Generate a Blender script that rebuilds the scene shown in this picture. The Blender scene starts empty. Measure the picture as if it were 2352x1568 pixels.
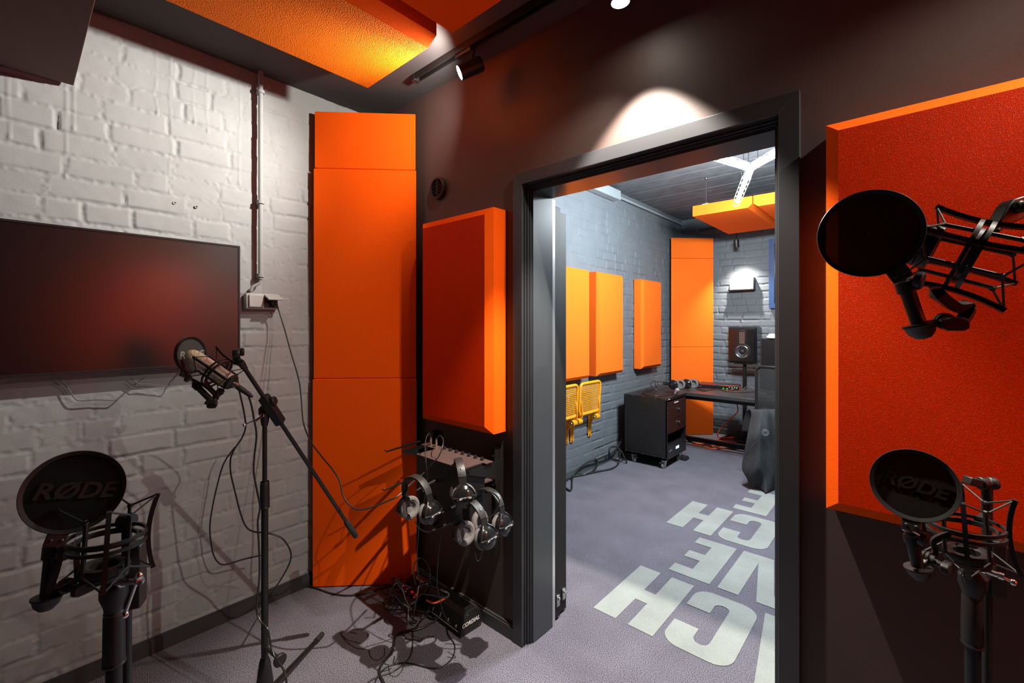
import bpy, math, random
import numpy as np
from mathutils import Vector, Matrix, Euler

random.seed(7)
COL = bpy.context.scene.collection
PI = math.pi

# ------------------------------------------------------------------ camera geometry (metres, z up)
CX, HY, F, HC = 1176.0, 744.0, 1025.0, 1.5
TH = math.atan((2093 - CX) / F)
S_, C_ = math.sin(TH), math.cos(TH)
RIGHT, FWD, UP = Vector((C_, S_, 0)), Vector((-S_, C_, 0)), Vector((0, 0, 1))
EYE = Vector((0, 0, HC))

def _ray(u, v):
    return RIGHT * (u - CX) + FWD * F + UP * (HY - v)
def fl(u, v, z=0.0):
    r = _ray(u, v); return EYE + r * ((z - HC) / r.z)
def px(u, v, x):
    r = _ray(u, v); return EYE + r * (x / r.x)
def py(u, v, y):
    r = _ray(u, v); return EYE + r * (y / r.y)
def cs(u, v, Z):
    return EYE + _ray(u, v) * (Z / F)
def cv(r, u, f):
    return RIGHT * r + UP * u + FWD * f

# ------------------------------------------------------------------ materials
def new_mat(name):
    m = bpy.data.materials.new(name); m.use_nodes = True
    return m, m.node_tree.nodes, m.node_tree.links, m.node_tree.nodes['Principled BSDF']

def mat(name, col, rough=0.5, metal=0.0, noise=None, bump=None, spec=0.5, emit=None, es=0.0, alpha=1.0, coat=0.0, tint=None, sparse=None):
    """noise=(scale, amount) value variation; bump=(scale, strength, distance)"""
    m, N, L, b = new_mat(name)
    b.inputs['Base Color'].default_value = (*col, 1)
    b.inputs['Roughness'].default_value = rough
    b.inputs['Metallic'].default_value = metal
    b.inputs['Specular IOR Level'].default_value = spec
    b.inputs['Alpha'].default_value = alpha
    b.inputs['Coat Weight'].default_value = coat; b.inputs['Coat Roughness'].default_value = .22
    if tint: b.inputs['Specular Tint'].default_value = (*tint, 1)
    if emit:
        b.inputs['Emission Color'].default_value = (*emit, 1); b.inputs['Emission Strength'].default_value = es
    tc = N.new('ShaderNodeTexCoord')
    if noise:
        t = N.new('ShaderNodeTexNoise'); t.inputs['Scale'].default_value = noise[0]; t.inputs['Detail'].default_value = 3
        L.new(tc.outputs['Object'], t.inputs['Vector'])
        r = N.new('ShaderNodeMapRange'); r.inputs[1].default_value = .3; r.inputs[2].default_value = .7
        r.inputs[3].default_value = 1 - noise[1]; r.inputs[4].default_value = 1 + noise[1]
        L.new(t.outputs['Fac'], r.inputs[0])
        mx = N.new('ShaderNodeVectorMath'); mx.operation = 'SCALE'
        mx.inputs[0].default_value = col; L.new(r.outputs[0], mx.inputs['Scale'])
        L.new(mx.outputs[0], b.inputs['Base Color'])
    if bump:
        t = N.new('ShaderNodeTexNoise'); t.inputs['Scale'].default_value = bump[0]; t.inputs['Detail'].default_value = 2
        L.new(tc.outputs['Object'], t.inputs['Vector'])
        bp = N.new('ShaderNodeBump'); bp.inputs['Strength'].default_value = bump[1]; bp.inputs['Distance'].default_value = bump[2]
        if sparse:
            q = N.new('ShaderNodeMapRange'); q.interpolation_type = 'SMOOTHSTEP'; q.inputs[1].default_value = sparse[0]; q.inputs[2].default_value = sparse[1]
            L.new(t.outputs['Fac'], q.inputs[0]); L.new(q.outputs[0], bp.inputs['Height'])
        else: L.new(t.outputs['Fac'], bp.inputs['Height'])
        L.new(bp.outputs[0], b.inputs['Normal'])
    return m

ORANGE = (.93, .102, .003)
M = {}
M['foam_fine'] = mat('foam_fine', ORANGE, .95, noise=(220, .05), bump=(420, .35, .002), spec=.08)
M['foam_coarse'] = mat('foam_coarse', (.88, .036, .001), .6, noise=(500, .12), bump=(400, 1.0, .0026), spec=.2, tint=(1, .35, .03), sparse=(.56, .74))  # same foam as the bevels; dim-light redness put into the face colour
M['foam_cloud'] = mat('foam_cloud', (.86, .165, .006), .7, noise=(200, .25), bump=(210, 1.0, .0085), spec=.25, tint=(1, .5, .08))
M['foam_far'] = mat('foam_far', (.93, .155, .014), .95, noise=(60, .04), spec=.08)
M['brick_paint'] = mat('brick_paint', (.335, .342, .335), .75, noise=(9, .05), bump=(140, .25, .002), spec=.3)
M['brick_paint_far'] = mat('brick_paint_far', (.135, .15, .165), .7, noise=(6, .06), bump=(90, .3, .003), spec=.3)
M['wall_paint'] = mat('wall_paint', (.066, .043, .038), .55, noise=(5, .06), bump=(160, .12, .0015), spec=.4)  # neutral dark paint; brown of the orange bounce light put into the colour
M['ceiling_paint'] = mat('ceiling_paint', (.05, .044, .044), .8, noise=(4, .06), bump=(80, .2, .002))
M['ceiling_board'] = mat('ceiling_board', (.10, .036, .024), .7, noise=(3, .08))  # brown board, with the red of bounce light added to its colour
M['trim_paint'] = mat('trim_paint', (.030, .031, .034), .32, noise=(4, .05), bump=(220, .06, .001))
M['jamb_paint'] = mat('jamb_paint', (.05, .056, .062), .28, noise=(4, .05))
M['door_edge'] = mat('door_edge', (.016, .014, .014), .6, noise=(20, .1), spec=.25)
M['baseboard'] = mat('baseboard', (.045, .045, .047), .5, noise=(6, .06))
M['baseboard_far'] = mat('baseboard_far', (.08, .095, .10), .5, noise=(6, .06))
M['black_metal'] = mat('black_metal', (.014, .013, .013), .38, .3, noise=(40, .1))
M['black_plastic'] = mat('black_plastic', (.012, .011, .011), .45, noise=(40, .1), bump=(600, .1, .0005))
M['black_gloss'] = mat('black_gloss', (.010, .010, .010), .16, noise=(20, .1))
M['black_satin'] = mat('black_satin', (.014, .013, .013), .4, .15, noise=(60, .08))
M['rubber'] = mat('rubber', (.016, .015, .015), .6, noise=(80, .1))
M['cable'] = mat('cable', (.018, .016, .016), .42, noise=(60, .1))
M['cable_grey'] = mat('cable_grey', (.16, .15, .14), .45, noise=(60, .1))
M['cable_orange'] = mat('cable_orange', (.75, .12, .02), .5, noise=(60, .1))
M['leather'] = mat('leather', (.022, .021, .020), .42, noise=(80, .12), bump=(500, .3, .001))
M['velour'] = mat('velour', (.19, .17, .165), .95, noise=(300, .35), bump=(500, .8, .003))
M['chrome'] = mat('chrome', (.8, .78, .76), .14, 1.0, noise=(30, .03))
M['steel'] = mat('steel', (.55, .54, .53), .3, 1.0, noise=(30, .05))
M['champagne'] = mat('champagne', (.85, .69, .57), .38, .45, noise=(120, .04), bump=(900, .08, .0004))
M['mic_grille'] = mat('mic_grille', (.80, .68, .46), .25, .45, noise=(200, .15), bump=(260, 1.0, .006))
M['screen'] = mat('screen', (.004, .003, .003), .28, noise=(3, .1), spec=.9, coat=.8)
M['bezel'] = mat('bezel', (.02, .018, .018), .28, noise=(30, .1))
M['socket_grey'] = mat('socket_grey', (.42, .41, .39), .45, noise=(20, .04))
M['socket_dark'] = mat('socket_dark', (.20, .19, .18), .5, noise=(20, .04))
M['pop_mesh'] = mat('pop_mesh', (.007, .006, .0055), .85, noise=(700, .5), bump=(1500, .5, .0006), alpha=.93, spec=.12)
M['pop_mesh_grey'] = mat('pop_mesh_grey', (.06, .06, .058), .8, noise=(700, .4), bump=(1500, .5, .0006), alpha=.95)
M['print_shaded'] = mat('print_shaded', (.032, .024, .023), .9, noise=(200, .15), spec=.1)  # pale filter print, darkened to stand for foreground shade
M['print_deep_shade'] = mat('print_deep_shade', (.0105, .008, .0075), .9, noise=(200, .2), spec=.08)  # same print, darkened further for the deeper shade at lower right
M['print_grey'] = mat('print_grey', (.35, .34, .33), .7, noise=(200, .15))
M['print_white'] = mat('print_white', (.8, .78, .75), .5, noise=(100, .05))
M['rack_plate'] = mat('rack_plate', (.10, .060, .054), .5, .2, noise=(30, .08))
M['brass'] = mat('brass', (.75, .6, .38), .3, .9, noise=(50, .1))
M['red_button'] = mat('red_button', (.6, .01, .01), .3, noise=(50, .1), emit=(1, .02, .02), es=.25)
M['yellow'] = mat('yellow', (.86, .36, .015), .38, noise=(30, .04))
M['case_metal'] = mat('case_metal', (.020, .018, .018), .30, .2, noise=(60, .08), bump=(700, .15, .0008))
M['case_slot'] = mat('case_slot', (.003, .003, .003), .8, noise=(60, .05))
M['drawer_face'] = mat('drawer_face', (.055, .016, .012), .25, .2, noise=(60, .08))  # black drawer fronts; a red reflection is put into the base colour
M['desk_top'] = mat('desk_top', (.035, .034, .036), .34, noise=(25, .12))
M['silver_blue'] = mat('silver_blue', (.30, .32, .42), .3, .8, noise=(60, .08))
M['mic_ball'] = mat('mic_ball', (.62, .60, .62), .3, .9, noise=(400, .3), bump=(700, .8, .003))
M['interface_red'] = mat('interface_red', (.62, .045, .02), .3, .5, noise=(60, .08))
M['led_green'] = mat('led_green', (.02, .5, .1), .3, noise=(20, .05), emit=(.05, 1, .2), es=4)
M['led_red'] = mat('led_red', (.5, .02, .02), .3, noise=(20, .05), emit=(1, .05, .02), es=4)
M['led_blue'] = mat('led_blue', (.2, .5, .9), .3, noise=(20, .05), emit=(.25, .62, 1), es=5)
M['cone'] = mat('cone', (.025, .025, .026), .5, noise=(80, .1))
M['lamp_white'] = mat('lamp_white', (.85, .83, .78), .4, noise=(20, .04), emit=(1, .94, .84), es=1.3)
M['white_cloth'] = mat('white_cloth', (.75, .74, .72), .8, noise=(60, .1), bump=(60, .5, .01))
M['blue_paint'] = mat('blue_paint', (.012, .045, .14), .4, noise=(20, .06))
M['glass_dark'] = mat('glass_dark', (.02, .03, .05), .08, noise=(5, .1))
M['coat'] = mat('coat', (.028, .029, .031), .9, noise=(90, .25), bump=(160, .5, .004))
M['coat_print'] = mat('coat_print', (.22, .22, .22), .8, noise=(90, .1))
M['chair_mesh'] = mat('chair_mesh', (.018, .019, .02), .7, noise=(300, .3), alpha=.72)
M['trunk'] = mat('trunk', (.26, .29, .31), .5, noise=(15, .05))
M['wood_block'] = mat('wood_block', (.6, .55, .48), .6, noise=(15, .1))
M['cage_wire'] = mat('cage_wire', (.8, .82, .82), .25, 1.0, noise=(20, .03))
M['tube_light'] = mat('tube_light', (.9, .95, 1), .3, noise=(5, .01), emit=(.86, .96, 1), es=28)
M['spot_lens'] = mat('spot_lens', (1, .95, .85), .3, noise=(5, .01), emit=(1, .93, .80), es=90)
M['spot_lens_dim'] = mat('spot_lens_dim', (1, .95, .85), .3, noise=(5, .01), emit=(1, .9, .75), es=10)
M['alu'] = mat('alu', (.78, .78, .77), .28, .9, noise=(20, .03))

def carpet(name, c1, c2, sc=420):
    m, N, L, b = new_mat(name)
    b.inputs['Roughness'].default_value = .97; b.inputs['Specular IOR Level'].default_value = .1
    tc = N.new('ShaderNodeTexCoord')
    t = N.new('ShaderNodeTexNoise'); t.inputs['Scale'].default_value = sc; t.inputs['Detail'].default_value = 3
    t2 = N.new('ShaderNodeTexNoise'); t2.inputs['Scale'].default_value = 4.5; t2.inputs['Detail'].default_value = 4
    for q in (t, t2): L.new(tc.outputs['Object'], q.inputs['Vector'])
    r = N.new('ShaderNodeValToRGB'); r.color_ramp.elements[0].position = .40; r.color_ramp.elements[1].position = .62
    r.color_ramp.elements[0].color = (*c1, 1); r.color_ramp.elements[1].color = (*c2, 1)
    L.new(t.outputs['Fac'], r.inputs[0])
    r2 = N.new('ShaderNodeMapRange'); r2.inputs[1].default_value = .3; r2.inputs[2].default_value = .7; r2.inputs[3].default_value = .88; r2.inputs[4].default_value = 1.10
    L.new(t2.outputs['Fac'], r2.inputs[0])
    mx = N.new('ShaderNodeVectorMath'); mx.operation = 'SCALE'
    L.new(r.outputs[0], mx.inputs[0]); L.new(r2.outputs[0], mx.inputs['Scale'])
    L.new(mx.outputs[0], b.inputs['Base Color'])
    bp = N.new('ShaderNodeBump'); bp.inputs['Strength'].default_value = .6; bp.inputs['Distance'].default_value = .004
    L.new(t.outputs['Fac'], bp.inputs['Height']); L.new(bp.outputs[0], b.inputs['Normal'])
    return m
M['carpet'] = carpet('carpet_blue_grey', (.045, .044, .058), (.29, .268, .318), 300)
M['carpet_cream'] = carpet('carpet_cream', (.27, .295, .275), (.42, .435, .40))

# ------------------------------------------------------------------ mesh builder
class MB:
    def __init__(s): s.v = []; s.f = []
    def add(s, vs, fs):
        o = len(s.v); s.v += [Vector(q) for q in vs]; s.f += [tuple(o + i for i in f) for f in fs]; return s
    def box(s, lo, hi):
        x0, y0, z0 = lo; x1, y1, z1 = hi
        return s.add([(x0,y0,z0),(x1,y0,z0),(x1,y1,z0),(x0,y1,z0),(x0,y0,z1),(x1,y0,z1),(x1,y1,z1),(x0,y1,z1)],
                     [(0,3,2,1),(4,5,6,7),(0,1,5,4),(1,2,6,5),(2,3,7,6),(3,0,4,7)])
    def obox(s, c, ax, ay, az):
        """oriented box: centre and three half-vectors"""
        c = Vector(c); ax, ay, az = Vector(ax), Vector(ay), Vector(az)
        vs = [c + ax*i + ay*j + az*k for k in (-1, 1) for (i, j) in ((-1,-1),(1,-1),(1,1),(-1,1))]
        return s.add(vs, [(0,3,2,1),(4,5,6,7),(0,1,5,4),(1,2,6,5),(2,3,7,6),(3,0,4,7)])
    def bar(s, p0, p1, w, h, up=(0, 0, 1)):
        p0, p1 = Vector(p0), Vector(p1); d = p1 - p0; t = d.normalized(); up = Vector(up)
        sd = t.cross(up)
        if sd.length < 1e-4: sd = t.cross(Vector((1, 0, 0)))
        sd.normalize(); u2 = sd.cross(t)
        return s.obox((p0 + p1) / 2, d / 2, sd * w / 2, u2 * h / 2)
    def tube(s, pts, r, seg=8, closed=False, cap=True):
        pts = [Vector(p) for p in pts]; n = len(pts)
        rs = r if isinstance(r, (list, tuple)) else [r] * n
        T = []
        for i in range(n):
            a = pts[(i - 1) % n] if (closed or i > 0) else pts[i]
            b = pts[(i + 1) % n] if (closed or i < n - 1) else pts[i]
            t = b - a; T.append(t.normalized() if t.length > 1e-9 else Vector((0, 0, 1)))
        ref = Vector((0, 0, 1)) if abs(T[0].z) < .9 else Vector((1, 0, 0))
        nrm = T[0].cross(ref).normalized(); vs = []
        for i in range(n):
            nrm = nrm - T[i] * nrm.dot(T[i])
            if nrm.length < 1e-6: nrm = T[i].orthogonal()
            nrm.normalize(); b = T[i].cross(nrm)
            for k in range(seg):
                a = 2 * PI * (k + .5) / seg
                vs.append(pts[i] + (nrm * math.cos(a) + b * math.sin(a)) * rs[i])
        fs = []
        for i in range(n if closed else n - 1):
            j = (i + 1) % n
            for k in range(seg):
                k2 = (k + 1) % seg
                fs.append((i*seg+k, i*seg+k2, j*seg+k2, j*seg+k))
        if cap and not closed:
            fs.append(tuple(range(seg))[::-1]); fs.append(tuple((n-1)*seg + k for k in range(seg)))
        return s.add(vs, fs)
    def cyl(s, p0, p1, r0, r1=None, seg=20):
        return s.tube([p0, p1], [r0, r0 if r1 is None else r1], seg)
    def lathe(s, prof, origin=(0,0,0), axis=(0,0,1), seg=32, caps=True):
        """prof: list of (radius, height) along axis"""
        o = Vector(origin); a = Vector(axis).normalized()
        x = a.orthogonal().normalized(); y = a.cross(x); vs = []
        for (r, h) in prof:
            for k in range(seg):
                t = 2 * PI * k / seg
                vs.append(o + a * h + (x * math.cos(t) + y * math.sin(t)) * max(r, 1e-5))
        fs = []
        for i in range(len(prof) - 1):
            for k in range(seg):
                k2 = (k + 1) % seg
                fs.append((i*seg+k, i*seg+k2, (i+1)*seg+k2, (i+1)*seg+k))
        if caps:
            fs.append(tuple(range(seg))[::-1]); fs.append(tuple((len(prof)-1)*seg + k for k in range(seg)))
        return s.add(vs, fs)
    def ring(s, c, axis, R, w, h, seg=40):
        """flat ring with rectangular section: w radial, h axial"""
        return s.lathe([(R-w/2,-h/2),(R+w/2,-h/2),(R+w/2,h/2),(R-w/2,h/2),(R-w/2,-h/2)], c, axis, seg, caps=False)
    def torus(s, c, axis, R, r, seg=36, rs=10):
        prof = [(R + r*math.cos(2*PI*i/rs), r*math.sin(2*PI*i/rs)) for i in range(rs + 1)]
        return s.lathe(prof, c, axis, seg, caps=False)
    def ball(s, c, r, axis=(0,0,1), k=1.0, seg=18):
        return s.lathe([(r*math.sin(PI*i/10), -r*k*math.cos(PI*i/10)) for i in range(11)], c, axis, seg)
    def prism(s, poly, d):
        """flat polygon (3-D points, counter-clockwise) extruded along d"""
        n = len(poly); d = Vector(d); a = [Vector(p) for p in poly]
        fs = [tuple(range(n))[::-1], tuple(range(n, 2*n))] + [(i, (i+1) % n, n + (i+1) % n, n + i) for i in range(n)]
        return s.add(a + [p + d for p in a], fs)
    def build(s, name, m, parent=None, smooth=35, bevel=0, world=True):
        me = bpy.data.meshes.new(name)
        vs = s.v
        if parent is not None and world:
            inv = WM[parent.name].inverted(); vs = [inv @ q for q in vs]
        me.from_pydata([tuple(q) for q in vs], [], s.f)
        me.validate(); me.update()
        import bmesh
        bm = bmesh.new(); bm.from_mesh(me); bmesh.ops.recalc_face_normals(bm, faces=bm.faces); bm.to_mesh(me); bm.free()
        if smooth:
            me.polygons.foreach_set('use_smooth', [True] * len(me.polygons))
            me.set_sharp_from_angle(angle=math.radians(smooth))
        me.materials.append(M[m] if isinstance(m, str) else m)
        o = bpy.data.objects.new(name, me); COL.objects.link(o)
        if parent is not None:
            o.parent = parent; WM[o.name] = WM[parent.name]
        else: WM[o.name] = Matrix.Identity(4)
        if bevel:
            b = o.modifiers.new('soft_edge', 'BEVEL'); b.width = bevel; b.segments = 2; b.limit_method = 'ANGLE'; b.angle_limit = math.radians(40)
        return o
WM = {}

def thing(name, label, cat, loc=(0,0,0), group=None, R=None):
    o = bpy.data.objects.new(name, None); COL.objects.link(o)
    mt = Matrix.Translation(Vector(loc))
    if R is not None: mt = mt @ R.to_4x4()
    o.matrix_world = mt; WM[o.name] = mt
    o.empty_display_size = .05
    tag(o, label, cat, group); return o
def tag(o, label, cat, group=None, kind=None):
    o['label'] = label; o['category'] = cat
    if group: o['group'] = group
    if kind: o['kind'] = kind
    return o
def struct(o): o['kind'] = 'structure'; return o
def root(name):
    o = bpy.data.objects.new(name, None); COL.objects.link(o); WM[o.name] = Matrix.Identity(4); o['kind'] = 'structure'; return o

def spline(pts, sub=8):
    P = [Vector(p) for p in pts]; out = []
    for i in range(len(P) - 1):
        a, b, c, d = P[max(i-1, 0)], P[i], P[i+1], P[min(i+2, len(P)-1)]
        for k in range(sub):
            t = k / sub
            out.append(.5 * ((2*b) + (c-a)*t + (2*a-5*b+4*c-d)*t*t + (3*b-a-3*c+d)*t**3))
    return out + [P[-1]]

def cable(label, pts, r=.003, m='cable', name='cable', group=None, parent=None):
    mb = MB().tube(spline(pts), r, 8)
    o = mb.build(name, m, parent)
    if parent is None: tag(o, label, 'cable', group)
    return o

def text_mesh(name, txt, origin, xdir, ydir, size, m, parent, bold=.0, shear=0.0, extrude=.0004, sx=1.0, align='CENTER'):
    """lettering as mesh: origin = centre of the baseline box, xdir/ydir unit vectors in world"""
    cu = bpy.data.curves.new(name, 'FONT'); cu.body = txt; cu.size = size; cu.align_x = align; cu.align_y = 'CENTER'
    cu.offset = bold * size; cu.shear = shear; cu.extrude = extrude; cu.resolution_u = 3
    t = bpy.data.objects.new(name, cu); COL.objects.link(t)
    dg = bpy.context.evaluated_depsgraph_get()
    me = bpy.data.meshes.new_from_object(t.evaluated_get(dg))
    bpy.data.objects.remove(t); bpy.data.curves.remove(cu)
    xd = Vector(xdir).normalized(); yd = Vector(ydir); yd = (yd - xd * yd.dot(xd)).normalized(); zd = xd.cross(yd)
    mt = Matrix(((xd.x*sx, yd.x, zd.x, origin[0]), (xd.y*sx, yd.y, zd.y, origin[1]), (xd.z*sx, yd.z, zd.z, origin[2]), (0, 0, 0, 1)))
    me.transform(WM[parent.name].inverted() @ mt)
    me.materials.clear(); me.materials.append(M[m])
    o = bpy.data.objects.new(name, me); COL.objects.link(o); o.parent = parent; WM[o.name] = WM[parent.name]
    return o

def children(o): return [c for c in bpy.data.objects if c.parent == o]
def dup(r, loc, label, group=None, R=None):
    kids = {}
    for o in bpy.data.objects:
        if o.parent: kids.setdefault(o.parent.name, []).append(o)
    mt = Matrix.Translation(Vector(loc))
    if R is not None: mt = mt @ R.to_4x4()
    c = r.copy(); COL.objects.link(c); c.matrix_world = mt; WM[c.name] = mt; c['label'] = label
    if group: c['group'] = group
    for ch in kids.get(r.name, []):
        d = ch.copy(); COL.objects.link(d); d.parent = c; WM[d.name] = mt
        for g in kids.get(ch.name, []):
            e = g.copy(); COL.objects.link(e); e.parent = d; WM[e.name] = mt
    return c

# ------------------------------------------------------------------ room numbers
XL, YF, ZC = -2.586, 1.592, 2.83          # recording booth: left wall, door wall, ceiling
YF2 = 1.78                                # other face of the door wall
XC, YB, ZC2 = -2.475, 6.45, 3.0           # control room: left wall, back wall, ceiling
OX0, OX1, OZ = -1.344, -0.305, 2.147      # door opening inside the casing

# ------------------------------------------------------------------ brick walls (real relief)
def vnoise(w, h, cell, seed):
    rg = np.random.RandomState(seed); gw, gh = int(w / cell) + 3, int(h / cell) + 3
    g = rg.rand(gh, gw)
    def f(X, Y):
        x = X / cell; y = Y / cell
        i = np.clip(x.astype(int), 0, gw - 2); j = np.clip(y.astype(int), 0, gh - 2)
        fx = np.clip(x - i, 0, 1); fy = np.clip(y - j, 0, 1); fx = fx*fx*(3-2*fx); fy = fy*fy*(3-2*fy)
        return (g[j,i]*(1-fx)+g[j,i+1]*fx)*(1-fy)+(g[j+1,i]*(1-fx)+g[j+1,i+1]*fx)*fy
    return f

def brick_wall(name, W, Hh, res, place, m, seed, depth=.006, course=.0915, drips=()):
    nx, ny = int(W / res) + 1, int(Hh / res) + 1
    X, Y = np.meshgrid(np.linspace(0, W, nx), np.linspace(0, Hh, ny))
    rg = np.random.RandomState(seed)
    Yw = Y + (vnoise(W, Hh, .35, seed+1)(X, Y) - .5) * .012 + (vnoise(W, Hh, .05, seed+2)(X, Y) - .5) * .005
    Xw = X + (vnoise(W, Hh, .06, seed+3)(X, Y) - .5) * .008
    row = np.floor(Yw / course).astype(int); fy = Yw - row * course
    D = np.minimum(fy, course - fy); B = np.zeros_like(X)
    for k in range(row.min(), row.max() + 1):
        edges = [-.25 + rg.rand() * .2]
        while edges[-1] < W + .3:
            edges.append(edges[-1] + (rg.choice([.235, .225, .12, .16, .2]) if k % 2 else rg.choice([.23, .24, .22, .14])))
        edges = np.array(edges); mk = row == k
        xs = Xw[mk]; idx = np.clip(np.searchsorted(edges, xs) - 1, 0, len(edges) - 2)
        dx = np.minimum(xs - edges[idx], edges[idx + 1] - xs)
        off = (rg.rand(len(edges)) - .5) * .004
        D[mk] = np.minimum(D[mk], dx); B[mk] = off[idx]
    j = np.clip((D - .0055) / .006, 0, 1); j = j * j * (3 - 2 * j)
    rough = (vnoise(W, Hh, .011, seed+5)(X, Y) - .5) * .0045 + (vnoise(W, Hh, .022, seed+6)(X, Y) - .5) * .003
    fine = (vnoise(W, Hh, .03, seed+7)(X, Y) - .5) * .0012
    smear = np.clip((vnoise(W, Hh, .18, seed+8)(X, Y) - .35) * 2, .25, 1)
    hgt = (j - 1) * depth * smear + (1 - j) * rough + j * (B + fine)
    for (x0, ytop, ybot, wd) in drips:
        mk = (Y < ytop) & (Y > ybot)
        xx = x0 + (vnoise(W, Hh, .08, 77)(X*0+x0, Y) - .5) * .012
        bead = 1 + 1.6 * np.exp(-((Y - ybot - .01) / .012) ** 2)
        hgt += mk * .0024 * bead * np.exp(-((X - xx) / (wd * (.6 + .4 * bead))) ** 2)
    P = place(X.ravel(), Y.ravel(), hgt.ravel()).astype(np.float32)
    me = bpy.data.meshes.new(name)
    i = np.arange(ny * nx).reshape(ny, nx)
    q = np.stack([i[:-1,:-1], i[:-1,1:], i[1:,1:], i[1:,:-1]], -1).reshape(-1, 4)
    me.vertices.add(len(P)); me.vertices.foreach_set('co', P.ravel())
    me.loops.add(q.size); me.loops.foreach_set('vertex_index', q.ravel().astype(np.int32))
    me.polygons.add(len(q)); me.polygons.foreach_set('loop_start', np.arange(0, q.size, 4, dtype=np.int32))
    me.polygons.foreach_set('use_smooth', np.ones(len(q), bool))
    me.update(calc_edges=True); me.validate()
    me.materials.append(M[m])
    o = bpy.data.objects.new(name, me); COL.objects.link(o); WM[o.name] = Matrix.Identity(4)
    return struct(o)

BY0 = -1.4
dr = []
for (u, v0, v1) in ((168, 200, 300), (152, 200, 410), (445, 130, 285), (475, 140, 305), (392, 140, 445), (358, 130, 265), (22, 190, 320), (550, 200, 425)):
    a = px(u, v0, XL); b = px(u, v1, XL); dr.append((a.y - BY0, 2.9, b.z, .0026))
brick_wall('wall_left', YF - BY0, ZC, .0055, lambda a, b, h: np.stack([XL + h, BY0 + a, b], 1), 'brick_paint', 11, drips=dr)
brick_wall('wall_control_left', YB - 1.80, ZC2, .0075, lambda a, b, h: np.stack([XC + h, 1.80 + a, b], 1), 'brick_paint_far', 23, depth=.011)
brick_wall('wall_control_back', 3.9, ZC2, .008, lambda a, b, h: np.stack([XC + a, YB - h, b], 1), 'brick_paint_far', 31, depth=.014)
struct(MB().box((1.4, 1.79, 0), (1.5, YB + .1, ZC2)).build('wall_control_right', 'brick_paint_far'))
# door wall, with its opening
w = MB()
w.box((XL - .1, YF, 0), (OX0 - .01, YF2, 3.1)); w.box((OX1 + .01, YF, 0), (1.5, YF2, 3.1)); w.box((OX0 - .01, YF, OZ + .01), (OX1 + .01, YF2, 3.1))
struct(w.build('wall_front', 'wall_paint', smooth=0))
struct(MB().box((1.4, BY0, 0), (1.5, YF, ZC)).build('wall_right', 'wall_paint'))
struct(MB().box((XL - .1, BY0 - .1, 0), (1.5, BY0, ZC)).build('wall_back', 'wall_paint'))
struct(MB().box((XL - .1, BY0 - .1, ZC), (1.5, YF, ZC + .1)).build('ceiling', 'ceiling_paint'))
# control-room ceiling: board-marked concrete
w = MB().box((XC - .1, YF2, ZC2 + .012), (1.5, YB + .1, ZC2 + .12)); y = 1.82; k = 0
while y < YB:
    wd = random.choice((.12, .15, .17)); w.box((XC - .1, y + .004, ZC2 - random.random() * .006), (1.5, min(y + wd, YB + .1) - .004, ZC2 + .02)); y += wd
struct(w.build('ceiling_control', mat('ceiling_concrete', (.10, .108, .118), .8, noise=(7, .2), bump=(30, .5, .01)), smooth=0))
# floor and its woven letters
flo = struct(MB().box((XL - .1, BY0 - .1, -.1), (1.5, YB + .1, 0)).build('floor', 'carpet'))
Zt = .0025
def letter(polys):
    mb = MB()
    for p in polys: mb.prism([(x, y, 0.0002) for x, y in p], (0, 0, Zt))
    return mb.build('woven_letter', 'carpet_cream', flo, smooth=0)
def rect(x0, y0, x1, y1): return [(x0,y0),(x1,y0),(x1,y1),(x0,y1)]
def lH(x0, x1, y0, y1, b0, b1, s):
    return [rect(x0,y0,x0+s,y1), rect(x1-s,y0,x1,y1), rect(x0+s,b0,x1-s,b1)]
def lC(x0, x1, y0, y1, s):
    """bold C whose mouth faces -x, round outer corners"""
    def rr(a0, b0, a1, b1, r, n=7):
        q = []
        for (cx, cy, t0) in ((a1-r,b0+r,-90),(a1-r,b1-r,0),(a0+r,b1-r,90),(a0+r,b0+r,180)):
            for i in range(n): 
                t = math.radians(t0 + 90*i/(n-1)); q.append((cx + r*math.cos(t), cy + r*math.sin(t)))
        return q
    yc = (y0 + y1) / 2; g = .08
    O = rr(x0, y0, x1, y1, .085); I = rr(x0+s, y0+s*.72, x1-s, y1-s*.72, .035)
    # upper and lower halves of the ring split at the mouth and at the back
    def half(sign):
        o = [p for p in O if (p[1]-yc)*sign > 0]; i = [p for p in I if (p[1]-yc)*sign > 0]
        key = lambda p: math.atan2((p[1]-yc)*sign, p[0]-(x0+x1)/2)
        o = sorted(o, key=key); i = sorted(i, key=key, reverse=True)
        return [(x1, yc)] + o + [(x0, yc+sign*g), (x0+s, yc+sign*g)] + i + [(x1-s, yc)]
    return [half(1), half(-1)[::-1]]
def quads(poly):
    return [poly]
letter(lH(-1.2525, -.925, 2.045, 2.598, 2.265, 2.372, .130))
letter(lC(-.898, -.585, 2.055, 2.598, .120))
letter([[(-.565,2.604),(-.487,2.05),(-.33,2.05),(-.25,2.604),(-.365,2.604),(-.375,2.50),(-.44,2.50),(-.45,2.604)]])
letter([rect(-.997,2.672,-.866,3.217), rect(-1.106,2.672,-.997,2.772), rect(-1.096,2.894,-.997,2.990), rect(-1.108,3.118,-.997,3.217)])
letter([rect(-.824,2.672,-.713,3.222), [(-.713,3.222),(-.713,3.111),(-.623,2.672),(-.56,2.672),(-.56,2.78),(-.65,3.222)], rect(-.56,2.672,-.45,3.222)])
letter(lH(-1.380, -1.058, 3.29, 3.836, 3.512, 3.625, .124))
letter(lC(-1.033, -.716, 3.297, 3.845, .118))
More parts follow.
